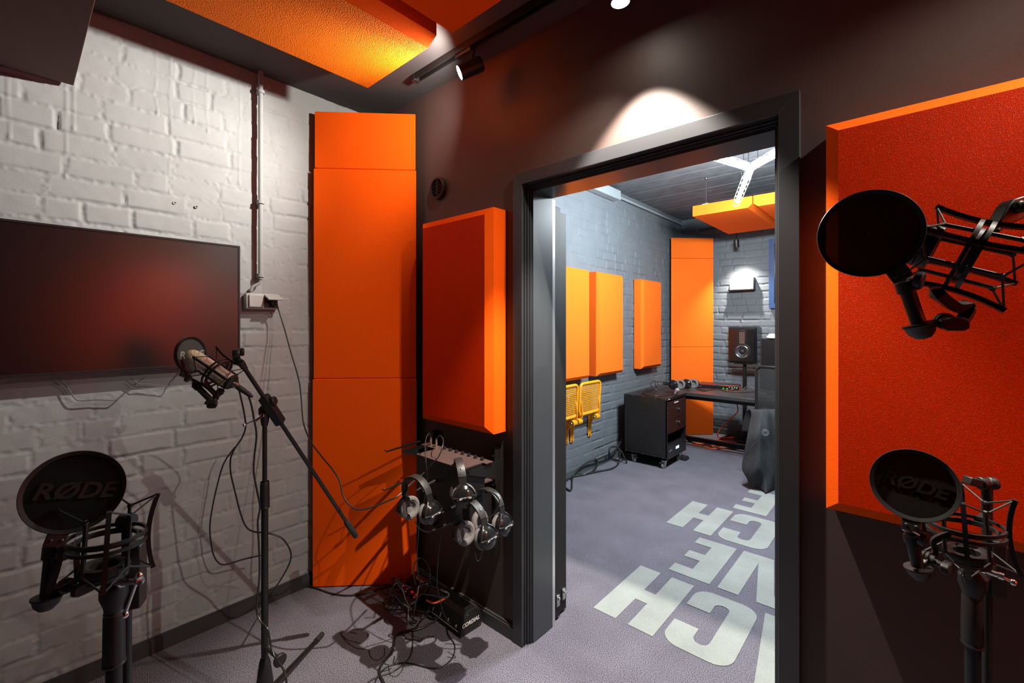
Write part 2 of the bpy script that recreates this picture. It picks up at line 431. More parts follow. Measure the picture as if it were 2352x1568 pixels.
letter([rect(-.972,3.915,-.842,4.46), rect(-1.087,3.915,-.972,4.012), rect(-1.073,4.13,-.972,4.215), rect(-1.087,4.36,-.972,4.46)])

# baseboards
struct(MB().box((XL, BY0, 0), (XL + .018, YF, .062)).box((XL, BY0, .062), (XL + .010, YF, .070)).build('baseboard_left', 'baseboard'))
struct(MB().box((XL, YF - .018, 0), (OX0 - .056, YF, .062)).box((XL, YF - .012, .062), (OX0 - .056, YF, .070)).build('baseboard_front', 'baseboard'))
struct(MB().box((OX1 + .06, YF - .018, 0), (1.4, YF, .062)).build('baseboard_front_right', 'baseboard'))
struct(MB().box((XC, 2.0, 0), (XC + .018, YB, .075)).build('baseboard_control_left', 'baseboard_far'))
struct(MB().box((XC, YB - .018, 0), (1.4, YB, .075)).build('baseboard_control_back', 'baseboard_far'))

# door frame: casing boards, stepped stop, jamb lining
d1 = root('door_1')
cw = .056
MB().prism([(OX0-cw, YF-.022, 0), (OX0, YF-.022, 0), (OX0, YF-.022, OZ), (OX0-cw, YF-.022, OZ+cw)], (0,.022,0)).build('casing', 'trim_paint', d1, smooth=0, bevel=.0015)
MB().prism([(OX1, YF-.022, 0), (OX1+cw, YF-.022, 0), (OX1+cw, YF-.022, OZ+cw), (OX1, YF-.022, OZ)], (0,.022,0)).build('casing', 'trim_paint', d1, smooth=0, bevel=.0015)
MB().prism([(OX0-cw, YF-.022, OZ+cw), (OX0, YF-.022, OZ), (OX1, YF-.022, OZ), (OX1+cw, YF-.022, OZ+cw)], (0,.022,0)).build('casing', 'trim_paint', d1, smooth=0, bevel=.0015)
st = MB()
for i, (dx, y0, y1) in enumerate(((.000, YF-.008, YF+.012), (.008, YF+.012, YF+.024), (.014, YF+.024, YF+.037))):
    st.box((OX0-.012, y0, 0), (OX0+dx, y1, OZ-dx)); st.box((OX1-dx, y0, 0), (OX1+.012, y1, OZ-dx)); st.box((OX0-.012, y0, OZ-dx), (OX1+.012, y1, OZ+.012))
st.build('door_stop', 'trim_paint', d1, smooth=0, bevel=.001)
jx = .021
MB().box((OX0-.012, YF+.037, 0), (OX0+jx, YF2, OZ-.025)).build('jamb', 'jamb_paint', d1, smooth=0)
MB().box((OX1-jx, YF+.037, 0), (OX1+.012, YF2, OZ-.025)).build('jamb', 'jamb_paint', d1, smooth=0)
MB().box((OX0-.012, YF+.037, OZ-.025), (OX1+.012, YF2, OZ+.012)).build('jamb_head', 'jamb_paint', d1, smooth=0)
MB().box((OX0-.01, YF2, 0), (OX0+jx-.001, YF2+.022, OZ-.03)).build('edge_strip', 'alu', d1, smooth=0)
for n, (y0, y1, xe, zt) in enumerate(((1.812, 1.868, -1.338, 2.095), (1.876, 1.936, -1.350, 2.075))):
    d = root('door_%d' % (n + 2))
    MB().box((-2.35, y0, .012), (xe, y1, zt)).build('sliding_leaf', 'door_edge', d, smooth=0, bevel=.002)
    ym = (y0 + y1) / 2
    MB().obox((xe + .004, ym, .10), (.004, 0, 0), (0, .012, 0), (0, 0, .028)).cyl((xe + .008, ym, .112), (xe + .016, ym, .112), .008).build('latch', 'steel', d, bevel=.001)

# ------------------------------------------------------------------ foam panels
def foam_panel(label, origin, ex, ey, en, w, h, ridge, face, ch, m='foam_coarse', group=None, name='acoustic_panel', mc='foam_fine'):
    """bevelled foam block: origin = corner on the wall, ex/ey edges, en outward; ridge/face = heights of bevel foot and face"""
    o = Vector(origin); ex, ey, en = Vector(ex), Vector(ey), Vector(en)
    base = [o, o+ex*w, o+ex*w+ey*h, o+ey*h]
    r = [p + en*ridge for p in base]
    f = [o+ex*ch+ey*ch+en*face, o+ex*(w-ch)+ey*ch+en*face, o+ex*(w-ch)+ey*(h-ch)+en*face, o+ex*ch+ey*(h-ch)+en*face]
    mb = MB().add(base + r + f, [(0,3,2,1)] + [(i,(i+1)%4,4+(i+1)%4,4+i) for i in range(4)] + [(4+i,4+(i+1)%4,8+(i+1)%4,8+i) for i in range(4)])
    mb.add(f, [(0,1,2,3)])
    ob = mb.build(name, mc, smooth=0); ob.data.materials.append(M[m])
    ob.data.polygons[len(ob.data.polygons)-1].material_index = 1
    tag(ob, label, 'acoustic panel', group); return ob
X, Y, Z = Vector((1,0,0)), Vector((0,1,0)), Vector((0,0,1))
PW, PH, PT, PF, PCH = .542, 1.068, .085, .112, .034
zb = .982
foam_panel('narrow orange foam panel on the dark wall left of the doorway', (-2.003, YF - .003, zb), X, Z, -Y, PW, PH, PT, PF, PCH)
foam_panel('large red-lit orange foam panel on the wall right of the doorway', (-.176, YF - .003, .990), X, Z, -Y, .60, 1.060, PT, PF, .030)
for lab, y0 in (('orange foam panel cut off by the sliding door edge, above the yellow seats', 3.253), ('orange foam panel above the grey wall, middle one of the row of three', 3.937),
                ('orange foam panel farthest along the row of three, above the equipment rack', 4.940)):
    foam_panel(lab, (XC + .010, y0 + PW, .969), -Y, Z, X, PW, 1.062, PT, PF, .030, m='foam_far', mc='foam_far')
for lab, y0 in (('orange foam panel on the right booth wall, mirrored in the television', .34), ('orange foam panel on the right booth wall, nearer the door wall', .95)):
    foam_panel(lab, (1.397, y0, .98), Y, Z, -X, PW, PH, PT, PF, PCH)
# foam blocks stacked across the corners
def corner_block(label, a, b, z0, z1, t, m, group, shift=0.0):
    a, b = Vector((*a, 0)), Vector((*b, 0)); d = (b - a).normalized(); n = Vector((d.y, -d.x, 0))
    c = (a + b) / 2 + n * (shift - t / 2)
    h = (b - a).length / 2; q = [c - d*h + n*t/2, c + d*h + n*t/2, c + d*(h - .03) + n*(t/2 - .03), c + d*(h - t - .01) - n*t/2, c - d*(h - t - .01) - n*t/2, c - d*(h - .03) + n*(t/2 - .03)]
    ob = MB().prism([p + Z*(z0 + .0008) for p in q], Z*(z1 - z0 - .0016)).build('corner_foam_block', m, smooth=0, bevel=.004)
    tag(ob, label, 'acoustic foam', group); return ob
ca, cb = (-2.537, 1.134), (-2.124, 1.552)
cm_, cc_ = (-2.533, 1.136), (-2.126, 1.548)
G = 'foam blocks stacked across the booth corner'
corner_block('tall orange foam block standing on the carpet in the booth corner, lowest of its stack', ca, cb, .003, 1.188, .10, 'foam_fine', G, .0)
corner_block('tall orange foam block in the middle of the booth corner stack, behind the boom', cm_, cc_, 1.189, 2.388, .10, 'foam_fine', G, -.006)
corner_block('short orange foam block on top of the booth corner stack under the ceiling', (-2.530,1.139), (-2.128,1.545), 2.389, 2.715, .10, 'foam_fine', G, -.010)
G = 'foam blocks stacked across the control room corner'
cA, cB = (-2.415, 5.916), (-2.000, 6.331)
corner_block('orange foam block on the carpet behind the desk legs in the far corner', cA, cB, .003, 1.188, .10, 'foam_far', G)
corner_block('orange foam block of the far corner stack, beside the loudspeaker and wall lamp', cA, cB, 1.189, 2.388, .10, 'foam_far', G)
corner_block('short orange foam block topping the far corner stack under the ceiling', cA, cB, 2.389, 2.665, .10, 'foam_far', G)
# ceiling clouds
zc0 = 2.700
def cloud(label, x0, x1, y0, y1, z, t, m, ch, mc, strings=True):
    o = thing('ceiling_foam_panel', label, 'acoustic panel', ((x0+x1)/2, (y0+y1)/2, z))
    dz = .03
    b = [(x0,y0,z+t),(x1,y0,z+t),(x1,y1,z+t),(x0,y1,z+t)]
    zr = z + dz
    r = [(x0,y0,zr),(x1,y0,zr),(x1,y1,zr),(x0,y1,zr)]
    l, rr_, fr, bk = ch
    f = [(x0+l,y0+fr,z),(x1-rr_,y0+fr,z),(x1-rr_,y1-bk,z),(x0+l,y1-bk,z)]
    mb = MB().add(b + r + f, [(0,1,2,3)] + [(i,4+i,4+(i+1)%4,(i+1)%4) for i in range(4)] + [(4+i,8+i,8+(i+1)%4,4+(i+1)%4) for i in range(4)])
    mb.add(f, [(0,3,2,1)])
    ob = mb.build('foam_slab', mc, o, smooth=0); ob.data.materials.append(M[m]); ob.data.polygons[len(ob.data.polygons)-1].material_index = 1
    return o
c1 = cloud('textured orange foam panel hanging under the booth ceiling, beside the grey brick wall', -2.060, -1.508, -.05, 1.203, zc0, .105, 'foam_cloud', (.0, .058, .0, .0), 'foam_fine')
c2 = cloud('smooth orange foam panel hanging under the booth ceiling, nearer the light track', -1.410, -.870, -.05, 1.207, zc0, .105, 'foam_fine', (0, 0, 0, 0), 'foam_fine')
def hangers(o, pts, z0, z1, block=True):
    for (x, y) in pts:
        MB().cyl((x, y, z0 + .03), (x, y, z1 - .012), .0022, seg=6).torus((x, y, z0 + .028), (0,1,0), .010, .0025, 14, 6).ball((x, y, z1 - .012), .012).build('hanging_wire', 'steel', o)
        if block: MB().box((x-.03, y-.03, z0), (x+.03, y+.03, z0 + .02)).build('hanger_block', 'wood_block', o, bevel=.002)
hangers(c1, ((-1.8, .2), (-1.6, .9)), zc0 + .105, ZC, False); hangers(c2, ((-1.2, .2), (-1.0, .9)), zc0 + .105, ZC, False)
c3 = cloud('orange foam panel hanging under the control room ceiling, left of its pair', -1.666, -1.115, 4.634, 5.830, 2.60, .105, 'foam_far', (.0, .04, 0, 0), 'foam_far')
c4 = cloud('orange foam panel hanging under the control room ceiling, partly behind the door frame', -1.105, -.56, 4.634, 5.830, 2.60, .105, 'foam_far', (.04, .0, 0, 0), 'foam_far')
hangers(c3, ((-1.56, 4.72), (-1.25, 4.80)), 2.705, ZC2); hangers(c4, ((-.7, 4.8), (-.95, 5.6)), 2.705, ZC2)

# dark board hanging by the ceiling over the television
bd = MB().box((XL + .03, -1.35, 2.475), (-1.20, .165, 2.495)).box((XL + .05, -1.30, 2.495), (-1.22, .14, ZC)).build('ceiling_bulkhead', 'ceiling_board', smooth=0, bevel=.002)
tag(bd, 'plain dark brown boxed panel under the ceiling above the television', 'ceiling panel')

# ------------------------------------------------------------------ things on the brick wall
XT = XL + .062
tv = thing('television', 'wide black television on the grey painted brick wall', 'television', (XL, .2, 1.6))
ty0, ty1, tz0, tz1 = -.305, .764, 1.296, 1.894
MB().box((XL + .018, ty0 + .08, tz0 + .06), (XL + .045, ty1 - .08, tz1 - .10)).build('rear_housing', 'black_plastic', tv, bevel=.004)
fr = MB()
bz = .009
for lo, hi in (((ty0, tz0), (ty1, tz0 + .013)), ((ty0, tz1 - bz), (ty1, tz1)), ((ty0, tz0 + .013), (ty0 + bz, tz1 - bz)), ((ty1 - bz, tz0 + .013), (ty1, tz1 - bz))):
    fr.box((XL + .040, lo[0], lo[1]), (XT, hi[0], hi[1]))
fr.build('frame', 'bezel', tv, smooth=0, bevel=.001)
MB().box((XL + .045, ty0 + bz, tz0 + .013), (XT - .003, ty1 - bz, tz1 - bz)).build('screen', 'screen', tv, smooth=0)
bk = thing('television_bracket', 'black wall bracket hidden behind the television', 'bracket', (XL, .2, 1.6))
MB().box((XL + .002, .0, 1.42), (XL + .017, .45, 1.75)).build('wall_plate', 'black_metal', bk)
# thin leads hanging under the television
def xw(pts, x): return [px(u, v, x) for u, v in pts]
cable('thin grey lead sagging below the television toward the left', [px(130, 868, XL + .03)] + xw([(150, 885), (162, 900), (172, 915), (185, 920), (225, 918), (262, 919)], XL + .022) + [px(275, 912, XL + .02), px(300, 890, XL + .02), px(330, 868, XL+.03)], .0022, 'cable_grey')
cable('thin pale lead curling below the television toward the microphone', xw([(300, 868), (318, 881), (340, 882), (385, 887), (395, 882), (402, 868), (414, 855), (420, 840)], XL + .03), .0022, 'cable_grey')

# conduit with clips, double socket, plug lead
cp = thing('conduit_pipe', 'grey painted conduit pipe running down the brick wall to the socket', 'conduit', (XL + .03, .865, 1.7))
ycon = .868
MB().tube([(XL + .036, ycon, ZC - .002), (XL + .036, ycon, 1.735)], .0115, 16).build('pipe', 'brick_paint', cp)
for z in (2.72, 2.14, 1.755):
    MB().ring((XL + .036, ycon, z), (0,0,1), .0150, .006, .016, 18).box((XL + .004, ycon - .012, z - .008), (XL + .024, ycon + .012, z + .008)).build('clip', 'brick_paint', cp)
MB().tube(spline([(XL + .036, ycon, 1.74), (XL + .034, ycon - .006, 1.715), (XL + .028, ycon - .034, 1.695), (XL + .024, ycon - .044, 1.672)]), .0075, 10).build('lead', 'brick_paint', cp)
sk = thing('wall_socket', 'pale grey double wall socket with one lid open', 'socket', (XL, .88, 1.61))
sa, sb = .795, .958
MB().box((XL + .004, sa, 1.578), (XL + .045, sb, 1.660)).build('back_box', 'socket_grey', sk, bevel=.007)
sm = (sa + sb) / 2
MB().box((XL + .045, sa + .012, 1.587), (XL + .055, sm - .003, 1.652)).build('closed_lid', 'socket_grey', sk, bevel=.004)
MB().obox((XL + .074, (sm + sb)/2 + .002, 1.640), (.030, 0, -.012), (0, .037, 0), (.0015, 0, .004)).build('open_lid', 'socket_grey', sk, bevel=.002)
MB().box((XL + .045, sm + .006, 1.587), (XL + .050, sb - .010, 1.645)).build('outlet_recess', 'black_plastic', sk, bevel=.002)
MB().cyl((XL + .050, sm + .045, 1.618), (XL + .082, sm + .045, 1.612), .018, .015).cyl((XL + .078, sm + .045, 1.612), (XL + .090, sm + .055, 1.604), .008, .005).build('plug', 'rubber', sk)

# vent grille on the dark wall
vg = thing('vent_grille', 'round dark vent grille high on the dark wall', 'vent', (-1.966, YF, 2.256))
vc = Vector((-1.966, YF, 2.256))
MB().lathe([(.062, .0), (.062, .022), (.055, .026), (.050, .024), (.050, .006)], vc, -Y, 40, caps=False).build('rim', 'black_plastic', vg)
sl = MB().lathe([(.052, .001), (.052, .004)], vc, -Y, 36)
for k in range(7):
    z = -.039 + k * .013; hw = math.sqrt(.051**2 - z*z)
    sl.obox(vc + Vector((0, -.013, z)), (hw, 0, 0), (0, .006, -.004), (0, .0006, .0012))
sl.box((vc.x-.0015, vc.y-.021, vc.z-.05), (vc.x+.0015, vc.y-.018, vc.z+.05)).build('louvres', 'black_plastic', vg, smooth=0)

# ------------------------------------------------------------------ light track and spotlights
yt = 1.435
trk = thing('light_track', 'black ceiling light track along the dark wall', 'light track', (-.6, yt, ZC))
tb = MB().box((-1.985, yt - .018, ZC - .006), (1.2, yt + .018, ZC))
tb.box((-1.985, yt - .018, ZC - .032), (1.2, yt - .012, ZC - .006)).box((-1.985, yt + .012, ZC - .032), (1.2, yt + .018, ZC - .006)).box((-1.985, yt - .004, ZC - .02), (1.2, yt + .004, ZC - .006))
tb.build('channel', 'black_metal', trk, smooth=0)
MB().box((-1.992, yt - .019, ZC - .034), (-1.960, yt + .019, ZC)).build('end_cap', 'black_plastic', trk, bevel=.002)
def spotlight(label, xm, head, aim, length=.115, r=.0345, lens='spot_lens', z0=ZC - .012):
    """adapter in the track at xm; head = lens centre; aim = direction"""
    aim = Vector(aim).normalized(); head = Vector(head); mid = head - aim * length * .55
    o = thing('spotlight', label, 'spotlight', (xm, head.y, z0))
    top = Vector((mid.x, yt if abs(head.y - yt) < .2 else head.y, z0 - .034))
    MB().box((xm - .055, top.y - .011, z0 - .034), (xm + .055, top.y + .011, z0 - .004)).build('adapter', 'black_plastic', o, bevel=.002)
    MB().tube([top, Vector((mid.x, mid.y, mid.z + r * .8))], .006, 10).build('stem', 'black_metal', o)
    b = head - aim * length
    MB().lathe([(.001, 0), (r*.93, .0), (r, .006), (r, length), (r*.90, length), (r*.88, length - .010), (.001, length - .010)], b, aim, 32, caps=False).build('housing', 'black_satin', o)
    MB().lathe([(.001, length - .0085), (r*.86, length - .0085), (r*.86, length - .005), (.001, length - .004)], b, aim, 32, caps=False).build('lens', lens, o)
    return o, head + aim * .004, aim
def spot_lamp(name, loc, aim, energy, deg, blend, col, rad=.02):
    l = bpy.data.lights.new(name, 'SPOT'); l.energy = energy; l.spot_size = math.radians(deg); l.spot_blend = blend; l.color = col; l.shadow_soft_size = rad
    o = bpy.data.objects.new(name, l); COL.objects.link(o); o.location = loc
    o.rotation_euler = Vector(aim).to_track_quat('-Z', 'Y').to_euler(); return o
WARM = (1, .91, .80)
L1, L2, L3 = py(1055, 167, 1.375), py(1425, 6, 1.40), Vector((.68, 1.40, 2.62))
_, p1, a1 = spotlight('black track spotlight facing the brick wall beside the foam ceiling panel', -1.59, L1, (-.58, -.68, -.44))
_, p2, a2 = spotlight('black track spotlight pointing down above the doorway', -.782, L2, (.015, .02, -1))
_, p3, a3 = spotlight('black track spotlight farther along the track, over the large foam panel', .68, L3, (.0, -.03, -1))
L4 = Vector((.98, yt - .06, 2.62))
_, p4_, a4_ = spotlight('black track spotlight at the end of the track aimed at the right booth wall', 1.0, L4, (.38, -.30, -.80))
spot_lamp('spot_beam', p1, a1 + Vector((0, 0, .17)), 150, 80, 1.0, (1, .965, .91), .020)
spot_lamp('spot_spill', p1, (-.78, -.40, .10), 44, 156, .6, (1, .95, .87), .020)
spot_lamp('spot_beam', p2, a2, 330, 78, .40, WARM, .012)
spot_lamp('spot_spill', p2, (-.50, -.12, -1), 34, 96, .9, WARM, .012)
spot_lamp('spot_beam', p3, a3, 120, 100, .9, WARM, .012)
spot_lamp('spot_spill', p3, (-2.58, -.22, -2.0), 120, 54, 1.0, WARM, .012)
spot_lamp('spot_beam', p4_, a4_, 440, 56, .8, WARM, .020)

# ------------------------------------------------------------------ wall rack with headphones
wr = thing('headphone_rack', 'black metal wall rack with two upright rails and hooks below the foam panel', 'rack', (-1.75, YF, .38))
for x in (-1.985, -1.512):
    rl = MB().box((x - .011, YF - .040, .375), (x + .011, YF - .036, .905)).box((x - .011, YF - .036, .375), (x - .008, YF - .001, .905)).box((x + .008, YF - .036, .375), (x + .011, YF - .001, .905))
    o = rl.build('upright_rail', 'black_metal', wr, smooth=0)
    for z in (.42, .52, .72, .86): MB().cyl((x, YF - .0405, z), (x, YF - .043, z), .0035, seg=8).build('screw', 'steel', o)
for x in (-1.94, -1.446):
    MB().prism([(x, YF - .041, .862), (x, 1.33, .855), (x, 1.33, .84), (x, YF - .041, .76)], (.004, 0, 0)).build('side_bracket', 'black_metal', wr, smooth=0)
hookpts = [((-2.005, 1.555, .862), (-2.005, 1.275, .846)), ((-1.965, 1.555, .700), (-1.965, 1.235, .668)), ((-1.640, 1.302, .775), (-1.640, 1.195, .760)), ((-1.50, 1.357, .70), (-1.50, 1.225, .69)), ((-1.555, 1.357, .60), (-1.555, 1.20, .60))]
for a, b in hookpts:
    a, b = Vector(a), Vector(b)
    MB().tube([a, b, b + Vector((0, -.008, .010))], [.0085, .0040, .003], 6).build('hook', 'black_metal', wr)
# headphone distributor with its panel facing up
ha = thing('headphone_distributor', 'brown metal rack unit with a row of knobs and two jack plugs', 'audio unit', (-1.62, 1.37, .72))
MB().box((-1.79, 1.305, .722), (-1.455, 1.440, .866)).build('case', 'black_metal', ha, bevel=.002)
MB().box((-1.79, 1.303, .8665), (-1.455, 1.424, .870)).box((-1.915, 1.424, .8665), (-1.432, 1.470, .870)).build('top_plate', 'rack_plate', ha, smooth=0)
for k in range(7):
    x = -1.75 + k * .045
    MB().cyl((x, 1.447, .870), (x, 1.447, .884), .009, .0075, 14).build('knob', 'black_plastic', ha)
for x in (-1.860, -1.815):
    MB().cyl((x, 1.447, .870), (x, 1.447, .882), .0055, seg=12).cyl((x, 1.447, .882), (x, 1.447, .912), .0065, .004, 12).build('jack_plug', 'brass', ha)
# lower vented unit with two plugs
pu = thing('rack_power_unit', 'black vented rack unit with a row of rivets under the brown unit', 'audio unit', (-1.68, 1.42, .56))
MB().box((-1.86, 1.36, .575), (-1.47, 1.50, .712)).build('case', 'black_metal', pu, bevel=.002)
rv = MB()
for k in range(14): rv.ball((-1.845 + k * .027, 1.3585, .700), .0028, seg=8)
rv.build('rivet', 'brass', pu)
vs = MB()
for k in range(10): vs.box((-1.84 + k * .014, 1.3585, .595), (-1.834 + k * .014, 1.361, .672))
vs.build('vent_slots', 'case_slot', pu, smooth=0)
for x in (-1.795, -1.768): MB().cyl((x, 1.352, .690), (x, 1.352, .672), .006, .004, 10).box((x - .004, 1.352, .684), (x + .004, 1.36, .694)).build('plug', 'print_white', pu)
sb_ = MB().box((-1.545, 1.435, .735), (-1.515, 1.44, .80)).box((-1.56, 1.435, .795), (-1.515, 1.47, .80)).box((-1.552, 1.44, .74), (-1.515, 1.553, .745))
tag(sb_.build('angle_bracket', 'rack_plate', smooth=0), 'small bare metal angle bracket at the right rail of the wall rack', 'bracket')

# headphones: local frame, x = from ear to ear, z up, band top at z=0
HPR = .080
def make_headphones(label, loc, R, group, cable_mat='cable', lettering='DT 770 PRO'):
    o = thing('headphones', label, 'headphones', loc, group, R)
    n = 22
    def arc(r, zc, ph, squash=1.0): return Vector((r * math.sin(ph), 0, zc + r * squash * math.cos(ph)))
    hb = MB(); vs = []; fs = []
    a0 = math.radians(82)
    for i in range(n + 1):
        ph = -a0 + 2 * a0 * i / n
        tk = .0085 if abs(ph) < 1.15 else .005
        for (dr_, dy) in ((-tk, -.013), (-tk, .013), (-tk*.4, .0175), (.003, .0165), (.0045, 0), (.003, -.0165), (-tk*.4, -.0175)):
            vs.append(arc(HPR + dr_, -.082, ph) + Vector((0, dy, 0)))
    k = 7
    for i in range(n):
        for j in range(k): fs.append((i*k+j, i*k+(j+1)%k, (i+1)*k+(j+1)%k, (i+1)*k+j))
    fs += [tuple(range(k))[::-1], tuple(n*k + j for j in range(k))]
    hb.add(vs, fs)
    b = hb.build('headband', 'leather', o, world=False)
    rv = MB()
    for ph in (-1.05, -.55, .55, 1.05):
        c = arc(HPR + .004, -.082, ph); rv.lathe([(.0045, 0), (.0035, .002), (.0005, .0026)], c, Vector((math.sin(ph), 0, math.cos(ph))), 10)
    rv.build('rivet', 'chrome', b, world=False)
    for s in (-1, 1):
        xe = s * (HPR + .002)
        yk = MB().box((min(xe, xe - s*.005), -.016, -.108), (max(xe, xe - s*.005), .016, -.074))
        yk.tube(spline([(xe, -.012, -.100), (xe + s*.010, -.030, -.118), (xe + s*.010, -.048, -.150)], 5), .0028, 6)
        yk.tube(spline([(xe, .012, -.100), (xe + s*.010, .030, -.118), (xe + s*.010, .048, -.150)], 5), .0028, 6)
        yk.tube(spline([(xe + s*.010, -.048, -.150), (xe + s*.021, -.025, -.153), (xe + s*.024, 0, -.155), (xe + s*.021, .025, -.153), (xe + s*.010, .048, -.150)], 5), .004, 6)
        ya = yk.build('yoke', 'black_satin', o, world=False)
        cc = Vector((xe - s*.004, 0, -.150))
        cup = MB().lathe([(.001, .026), (.020, .025), (.034, .020), (.040, .013), (.046, .010), (.047, .0), (.047, -.008), (.001, -.008)], cc, X * s, 30, caps=False)
        cu = cup.build('ear_cup', 'black_gloss', o, world=False)
        pd = MB().lathe([(.022, -.008), (.046, -.008), (.050, -.014), (.050, -.024), (.044, -.031), (.036, -.032), (.027, -.026), (.024, -.012), (.022, -.008)], cc, X * s, 30, caps=False)
        pd.lathe([(.001, -.010), (.024, -.010), (.024, -.012), (.001, -.012)], cc, X * s, 24, caps=False)
        pd.build('ear_pad', 'velour', cu, world=False)
        c0 = cc + X * (s * .0305) + Vector((0, 0, -.0045))
        bp = MB().obox(cc + X*(s*.0275) + Vector((0,0,-.0045)), (s*.002, 0, 0), (0, .036, 0), (0, 0, .006)).build('name_strip', 'black_satin', ya, world=False)
        if lettering:
            text_mesh('lettering', lettering, WM[o.name] @ (cc + X*(s*.0302) + Vector((0,0,-.0045))), WM[o.name].to_3x3() @ (Y * s), WM[o.name].to_3x3() @ Z, .0092, 'print_white', o, bold=.02)
    return o
def hrot(r, d, tilt=0.0, lean=0.0):
    """rotation whose ear-to-ear axis points right by r and toward the camera by d; tilt about that axis, lean in the band plane"""
    xa = (RIGHT * r - FWD * d).normalized(); za = Vector((0, 0, 1)); ya = za.cross(xa).normalized(); za = xa.cross(ya)
    return Matrix((xa, ya, za)).transposed() @ Matrix.Rotation(tilt, 3, 'X') @ Matrix.Rotation(lean, 3, 'Y')
GH = 'headphones hanging on the wall rack'
make_headphones('black headphones on the leftmost hook, in front of the orange corner block', cs(951, 1092, 1.93), hrot(.80, .60, .10, -.10), GH)
make_headphones('black headphones in the middle of the rack with an ear cup facing outward', cs(1052, 1052, 1.97), hrot(.25, .97, .10, -.22), GH)
make_headphones('black headphones at the back near the right rail of the rack', cs(1116, 1121, 2.0), hrot(.80, .60, .0, -.15), GH)
make_headphones('black headphones hanging lowest, in front of the right pair', cs(1073, 1146, 1.88), hrot(.74, .67, .10, -.20), GH)
# leads of the wall rack
def cl(pts, Z0, Z1=None):
    n = len(pts); Z1 = Z0 if Z1 is None else Z1
    return [cs(u, v, Z0 + (Z1 - Z0) * i / (n - 1)) for i, (u, v) in enumerate(pts)]
GL = 'headphone leads of the wall rack'
cable('thin lead looping from the left jack plug down the rack to the floor', [Vector((-1.860, 1.447, .912)), cs(985, 995, 2.1), cs(977, 1015, 2.05)] + cl([(978, 1060), (981, 1090), (978, 1130), (972, 1160), (964, 1195), (960, 1240), (958, 1290), (962, 1325), (968, 1350)], 1.98, 2.03), .0022, group=GL)
cable('thin lead looping from the right jack plug behind the headphones', [Vector((-1.815, 1.447, .912)), cs(1010, 1000, 2.1), cs(1018, 1010, 2.06)] + cl([(1015, 1030), (1005, 1052), (985, 1072), (976, 1085)], 2.02, 2.05), .0022, group=GL)
cable('straight thin lead dropping from the middle headphones to the floor boxes', cl([(1021, 1172), (1018, 1200), (1010, 1250), (1005, 1300), (1004, 1345), (1010, 1370), (1016, 1400), (1025, 1420), (1033, 1432)], 2.02, 2.02), .0022, group=GL)
cable('lead curving below the leftmost headphones', cl([(953, 1195), (960, 1210), (972, 1219), (984, 1221), (1000, 1212), (1008, 1200), (1010, 1185)], 1.94, 2.05), .0024, group=GL)
cable('short looped lead hanging below the lowest headphones', cl([(1091, 1268), (1093, 1280), (1097, 1288), (1103, 1283), (1107, 1265), (1107, 1230), (1107, 1200)], 1.92, 1.92), .0022, group=GL)
cable('coiled lead hung over the headphones at the right rail', cl([(1072, 1152), (1080, 1137), (1090, 1148), (1098, 1165), (1105, 1185), (1120, 1190), (1138, 1175), (1147, 1150), (1135, 1132), (1118, 1127), (1130, 1130), (1145, 1145)], 1.93, 1.93), .0024, group=GL)
# mains lead from the socket to the rack
cable('long black mains lead hanging from the wall socket to the headphone rack', [Vector((XL + .088, sm + .053, 1.605)), px(640, 712, XL + .07)] + [cs(u, v, z) for u, v, z in ((652, 750, 2.36), (668, 808, 2.30), (686, 870, 2.24), (692, 915, 2.20), (697, 970, 2.16), (713, 1012, 2.10), (738, 1047, 2.04), (764, 1078, 2.0), (780, 1105, 1.97), (788, 1138, 1.95), (805, 1162, 1.93), (828, 1170, 1.92), (862, 1162, 1.92), (895, 1148, 1.92), (915, 1138, 1.93), (945, 1110, 2.0), (975, 1085, 2.1))], .0034)

# ------------------------------------------------------------------ boxes and leads on the floor
mxr = thing('headphone_mixer', 'small black personal mixer with red buttons among the tangled cables', 'mixer', fl(930, 1400))
def quad_box(mb, base, tops):
    """hexahedron from 4 base and 4 top points"""
    return mb.add(list(base) + list(tops), [(0,3,2,1),(4,5,6,7),(0,1,5,4),(1,2,6,5),(2,3,7,6),(3,0,4,7)])
ma, mbb = fl(905, 1378), fl(952, 1412)            # near edge on the floor
md = (mbb - ma).normalized(); mn = Vector((-md.y, md.x, 0)); ml = .165
ma = ma; mbb = ma + md * ml
def mpt(s, t, z): return ma + md * (s * ml) + mn * t + Vector((0, 0, z))
quad_box(MB(), [mpt(0,0,.002), mpt(1,0,.002), mpt(1,.15,.002), mpt(0,.15,.002)], [mpt(.0,0,.045), mpt(1,0,.045), mpt(1,.14,.105), mpt(0,.14,.105)]).build('case', 'black_gloss', mxr, bevel=.006)
fn = (mpt(0,.14,.105) - mpt(0,0,.045)).normalized(); up_ = md.cross(fn).normalized()
for k in range(4):
    p = mpt(.14 + .24*k, .045, .045 + .060*.045/.14 + .001)
    MB().obox(p, md*.008, fn*.0045, up_*.003).build('button', 'red_button', mxr, bevel=.001)
    q = mpt(.20 + .24*k, .028, .045 + .060*.028/.14 + .001)
    MB().lathe([(.0085, 0), (.007, .012), (.001, .013)], q, up_, 14).build('knob', 'steel' if k % 2 else 'black_plastic', mxr)
text_mesh('lettering', 'behringer', mpt(.50, .112, .105 - .060*.028/.14 + .0015), md, fn, .020, 'print_white', mxr, bold=.015, shear=.2)
